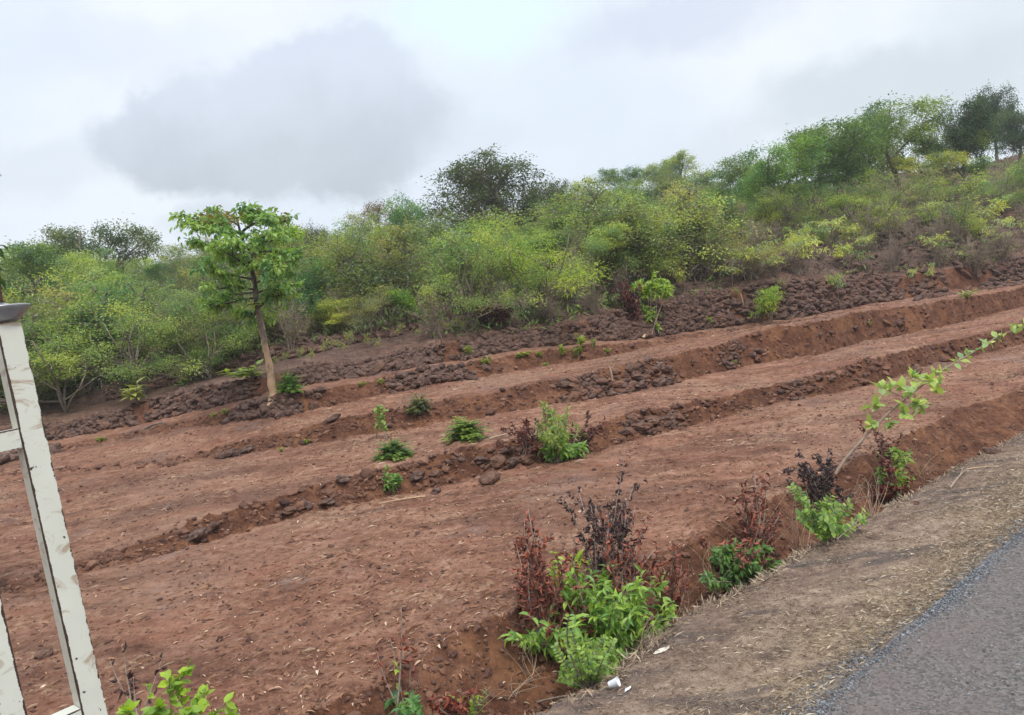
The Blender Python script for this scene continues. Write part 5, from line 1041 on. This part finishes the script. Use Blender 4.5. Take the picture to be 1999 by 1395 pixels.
def scrap(px, py, w, h, rz, label, mat, cat='paper scrap'):
    p = hit(px, py); r = np.random.default_rng(px); mb = MB(); n = 7; u = np.linspace(-.5, .5, n); U, V = np.meshgrid(u, u); k = 1 - .5 * np.abs(V * 2) ** 3
    X = U * w * (1 - .35 * np.abs(V * 2) * r.random()) ; Y = V * h * (1 - .6 * np.abs(U * 2) ** 2); Zt = .012 + .012 * fbm(U * 4 + px, V * 4, 5, 2); A = np.stack([X, Y, Zt], -1).reshape(-1, 3); B = A - (0, 0, .0015)
    i = np.arange(n - 1)[:, None] * n; j = np.arange(n - 1)[None]; q = np.stack([i + j, i + j + 1, i + j + n + 1, i + j + n], -1).reshape(-1, 4)
    mb.add(A, q); mb.add(B, q[:, ::-1]); o = mb.obj('paper_scrap', mat, None, True); o.location = p; o.rotation_euler = (0, 0, rz); tag(o, label, cat)
scrap(1227, 1352, .085, .03, .9, 'small white paper scrap on the verge right of the white cup', M_WHITE)
scrap(1292, 1275, .16, .045, .5, 'long beige dry leaf sheath on the verge above the white cup', M_PAPER, 'dry leaf')
scrap(1946, 882, .09, .05, .2, 'white crumpled paper beside the brown oblong stone', M_WHITE)
scrap(1210, 1263, .14, .07, 1.2, 'large curled brown leaf in the dark gap below the ditch shrub', paint('brown_leaf', (.30, .14, .07), .7), 'dry leaf')

# ------------------------------------------------------------------ the white steel frame close to the camera
def mat_frame():
    m, t = new_mat('chipped_paint'); P = t.n('ShaderNodeTexCoord').outputs['Object']
    e = t.attr('tint'); n1 = t.noise(P, 38, 6, .7).outputs[0]; n2 = t.noise(P, 9, 5, .6).outputs[0]; n3 = t.noise(P, 130, 3, .6).outputs[0]
    base = t.mix(n2, (.50, .50, .43), (.66, .66, .58))
    stain = t.math('MULTIPLY', t.step(t.noise(t.vmath('MULTIPLY', P, (1, 1, 1.8)), 13, 6, .68, 1.2).outputs[0], .53, .66), .85)
    c = t.mix(stain, base, t.mix(n1, (.22, .13, .07), (.45, .36, .26)))
    chip = t.step(t.math('ADD', t.math('MULTIPLY', e, .36), n1), .80, .84)
    chip2 = t.step(t.noise(P, 75, 3, .6).outputs[0], .69, .715)
    c = t.mix(t.math('MAXIMUM', chip, chip2), c, t.mix(n3, (.02, .014, .012), (.085, .05, .035)))
    finish(t, c, .42, t.math('SUBTRACT', n2, chip), .25, .004, .4); return m
def white_frame():
    M = mat_frame(); D = 1.25
    A = at_depth(11, 632, D); B = at_depth(180, 1395, D)
    up = unit(A - B); k = (B[2] - .012) / up[2]; foot = B - up * k
    root = empty('steel_frame', foot); nl = np.array([-.69, -.72, 0.]); nl = unit(nl - up * nl.dot(up)); nf = np.cross(nl, up)
    if nf[1] > 0: nf = -nf
    W = .0345
    def bar(name, a, b, side, front, w, dpt, rust=0.0, n=60):
        """square tube from a to b; 'tint' rises to 1 at its four arrises"""
        a = a - foot; b = b - foot; prof = []; tn = []
        for (sx, fx), (sx2, fx2) in (((-1, -1), (1, -1)), ((1, -1), (1, 1)), ((1, 1), (-1, 1)), ((-1, 1), (-1, -1))):
            for u in (.02, .05, .14, .5, .86, .95):
                prof.append((sx + (sx2 - sx) * u, fx + (fx2 - fx) * u)); 
                px_, fx_ = prof[-1]; tn.append(max(0, 1 - min(u, 1 - u) * 8) * .8 + rust + (.75 if px_ > .85 and fx_ > .85 else .3 if px_ < -.85 and fx_ > .85 else 0))
        prof = np.array(prof); m = len(prof); t = np.linspace(0, 1, n)[:, None, None]
        V = a + (b - a) * t + side * (prof[None, :, 0:1] * w / 2) + front * (prof[None, :, 1:2] * dpt / 2)
        i = np.arange(n - 1)[:, None] * m; j = np.arange(m)[None]; j2 = (j + 1) % m; q = np.stack([i + j, i + j2, i + j2 + m, i + j + m], -1).reshape(-1, 4)
        mb = MB(); mb.add(V.reshape(-1, 3), q, None, np.tile(tn, n)); c = MB
        for e, idx_ in ((0, 0), (n - 1, 1)):
            o0 = len(mb.v[0]) if 0 else None
            ctr = (a + (b - a) * (e / (n - 1))); ring = V[e]; mb.add(np.vstack([ring, ctr]), None, [[x, (x + 1) % m, m] for x in range(m)], .5)
        return mb.obj(name, M, root)
    Pt = lambda px, py: at_depth(px, py, D)
    bar('post', foot, Pt(11, 634), nl, nf, W, W)
    def px_of(p):
        q = np.array(cam.matrix_world.inverted() @ __import__('mathutils').Vector(p)); return 999.5 + F * q[0] / -q[2]
    bb = foot + up * ((Pt(180, 1395) - foot) @ up); s2 = min(np.arange(.05, .25, .001), key=lambda k: abs(px_of(bb + nl * k) - 34))
    bar('post', foot + nl * s2, foot + nl * s2 + up * (np.linalg.norm(Pt(11, 634) - foot) - .02), nl, nf, W * 1.05, W, .35)['label'] = 'second post with heavily peeling paint'
    def rail(py, ln, w, name='crossbar'):
        q = np.interp(py, [632, 1395], [11, 180]); c = Pt(q, py); bar(name, c + nl * (W / 2 + .001), c + nl * (W / 2 + ln), up, nf, w, W * .94, 0, 14)
    rail(850, .9, .031); rail(1384, s2 - W * 1.05 - .002, .026)
    # spun dish cap with a threaded bolt
    md, t = new_mat('dark_steel'); P = t.n('ShaderNodeTexCoord').outputs['Object']; nz = t.noise(P, 60, 5).outputs[0]; finish(t, t.mix(nz, (.22, .22, .23), (.46, .46, .48)), .3, nz, .1, .002, .5, .6)
    mr, t = new_mat('rusty_bolt'); P = t.n('ShaderNodeTexCoord').outputs['Object']; nz = t.noise(P, 90, 5).outputs[0]; finish(t, t.mix(nz, (.05, .028, .022), (.15, .085, .062)), .8, nz, .4, .002, .2, .2)
    def lathe(name, prof, c, mat, n=40):
        a = unit(np.cross(up, [0, 1, 0])); b = np.cross(up, a); th = np.arange(n) * 2 * math.pi / n; V = []
        for r_, h in prof: V.append([c - foot + a * r_ * math.cos(x) + b * r_ * math.sin(x) + up * h for x in th])
        V = np.array(V); m = len(prof); i = np.arange(m - 1)[:, None] * n; j = np.arange(n)[None]; j2 = (j + 1) % n; mb = MB(); mb.add(V.reshape(-1, 3), np.stack([i + j, i + j2, i + j2 + n, i + j + n], -1).reshape(-1, 4)); return mb.obj(name, mat, root, True)
    c = Pt(6, 630)
    lathe('dish_cap', [(.001, .0), (.019, .0), (.023, .003), (.031, .010), (.038, .017), (.0415, .0215), (.041, .0235), (.034, .0242), (.018, .026), (.001, .033)], c, md)
    prof = [(.001, .031)]
    for k in range(9): prof += [(.0062, .032 + k * .0028), (.0078, .0334 + k * .0028)]
    lathe('bolt', prof + [(.006, .057), (.001, .057)], c, mr, 20)
    tag(root, 'white painted steel frame with chipped rusty edges standing close at the left', 'steel frame')
white_frame()

# ------------------------------------------------------------------ thin haze in the air
def haze():
    m = bpy.data.materials.new('haze'); m.use_nodes = True; m.node_tree.nodes.clear(); t = NT(m.node_tree)
    v = t.n('ShaderNodeVolumePrincipled', {'Color': (.93, .96, 1.0, 1), 'Density': .0009, 'Anisotropy': .1}); t.n('ShaderNodeOutputMaterial', {'Volume': v})
    mb = MB(); A, lo, hi = 3900, -14, 60; V = [(x, y, z) for z in (lo, hi) for x, y in ((-A, -A), (A, -A), (A, A), (-A, A))]
    mb.add(V, [[3, 2, 1, 0], [4, 5, 6, 7], [0, 1, 5, 4], [1, 2, 6, 5], [2, 3, 7, 6], [3, 0, 4, 7]]); o = mb.obj('haze', m); tag(o, 'thin pale monsoon haze over the hillside', 'haze', kind='stuff')
haze()
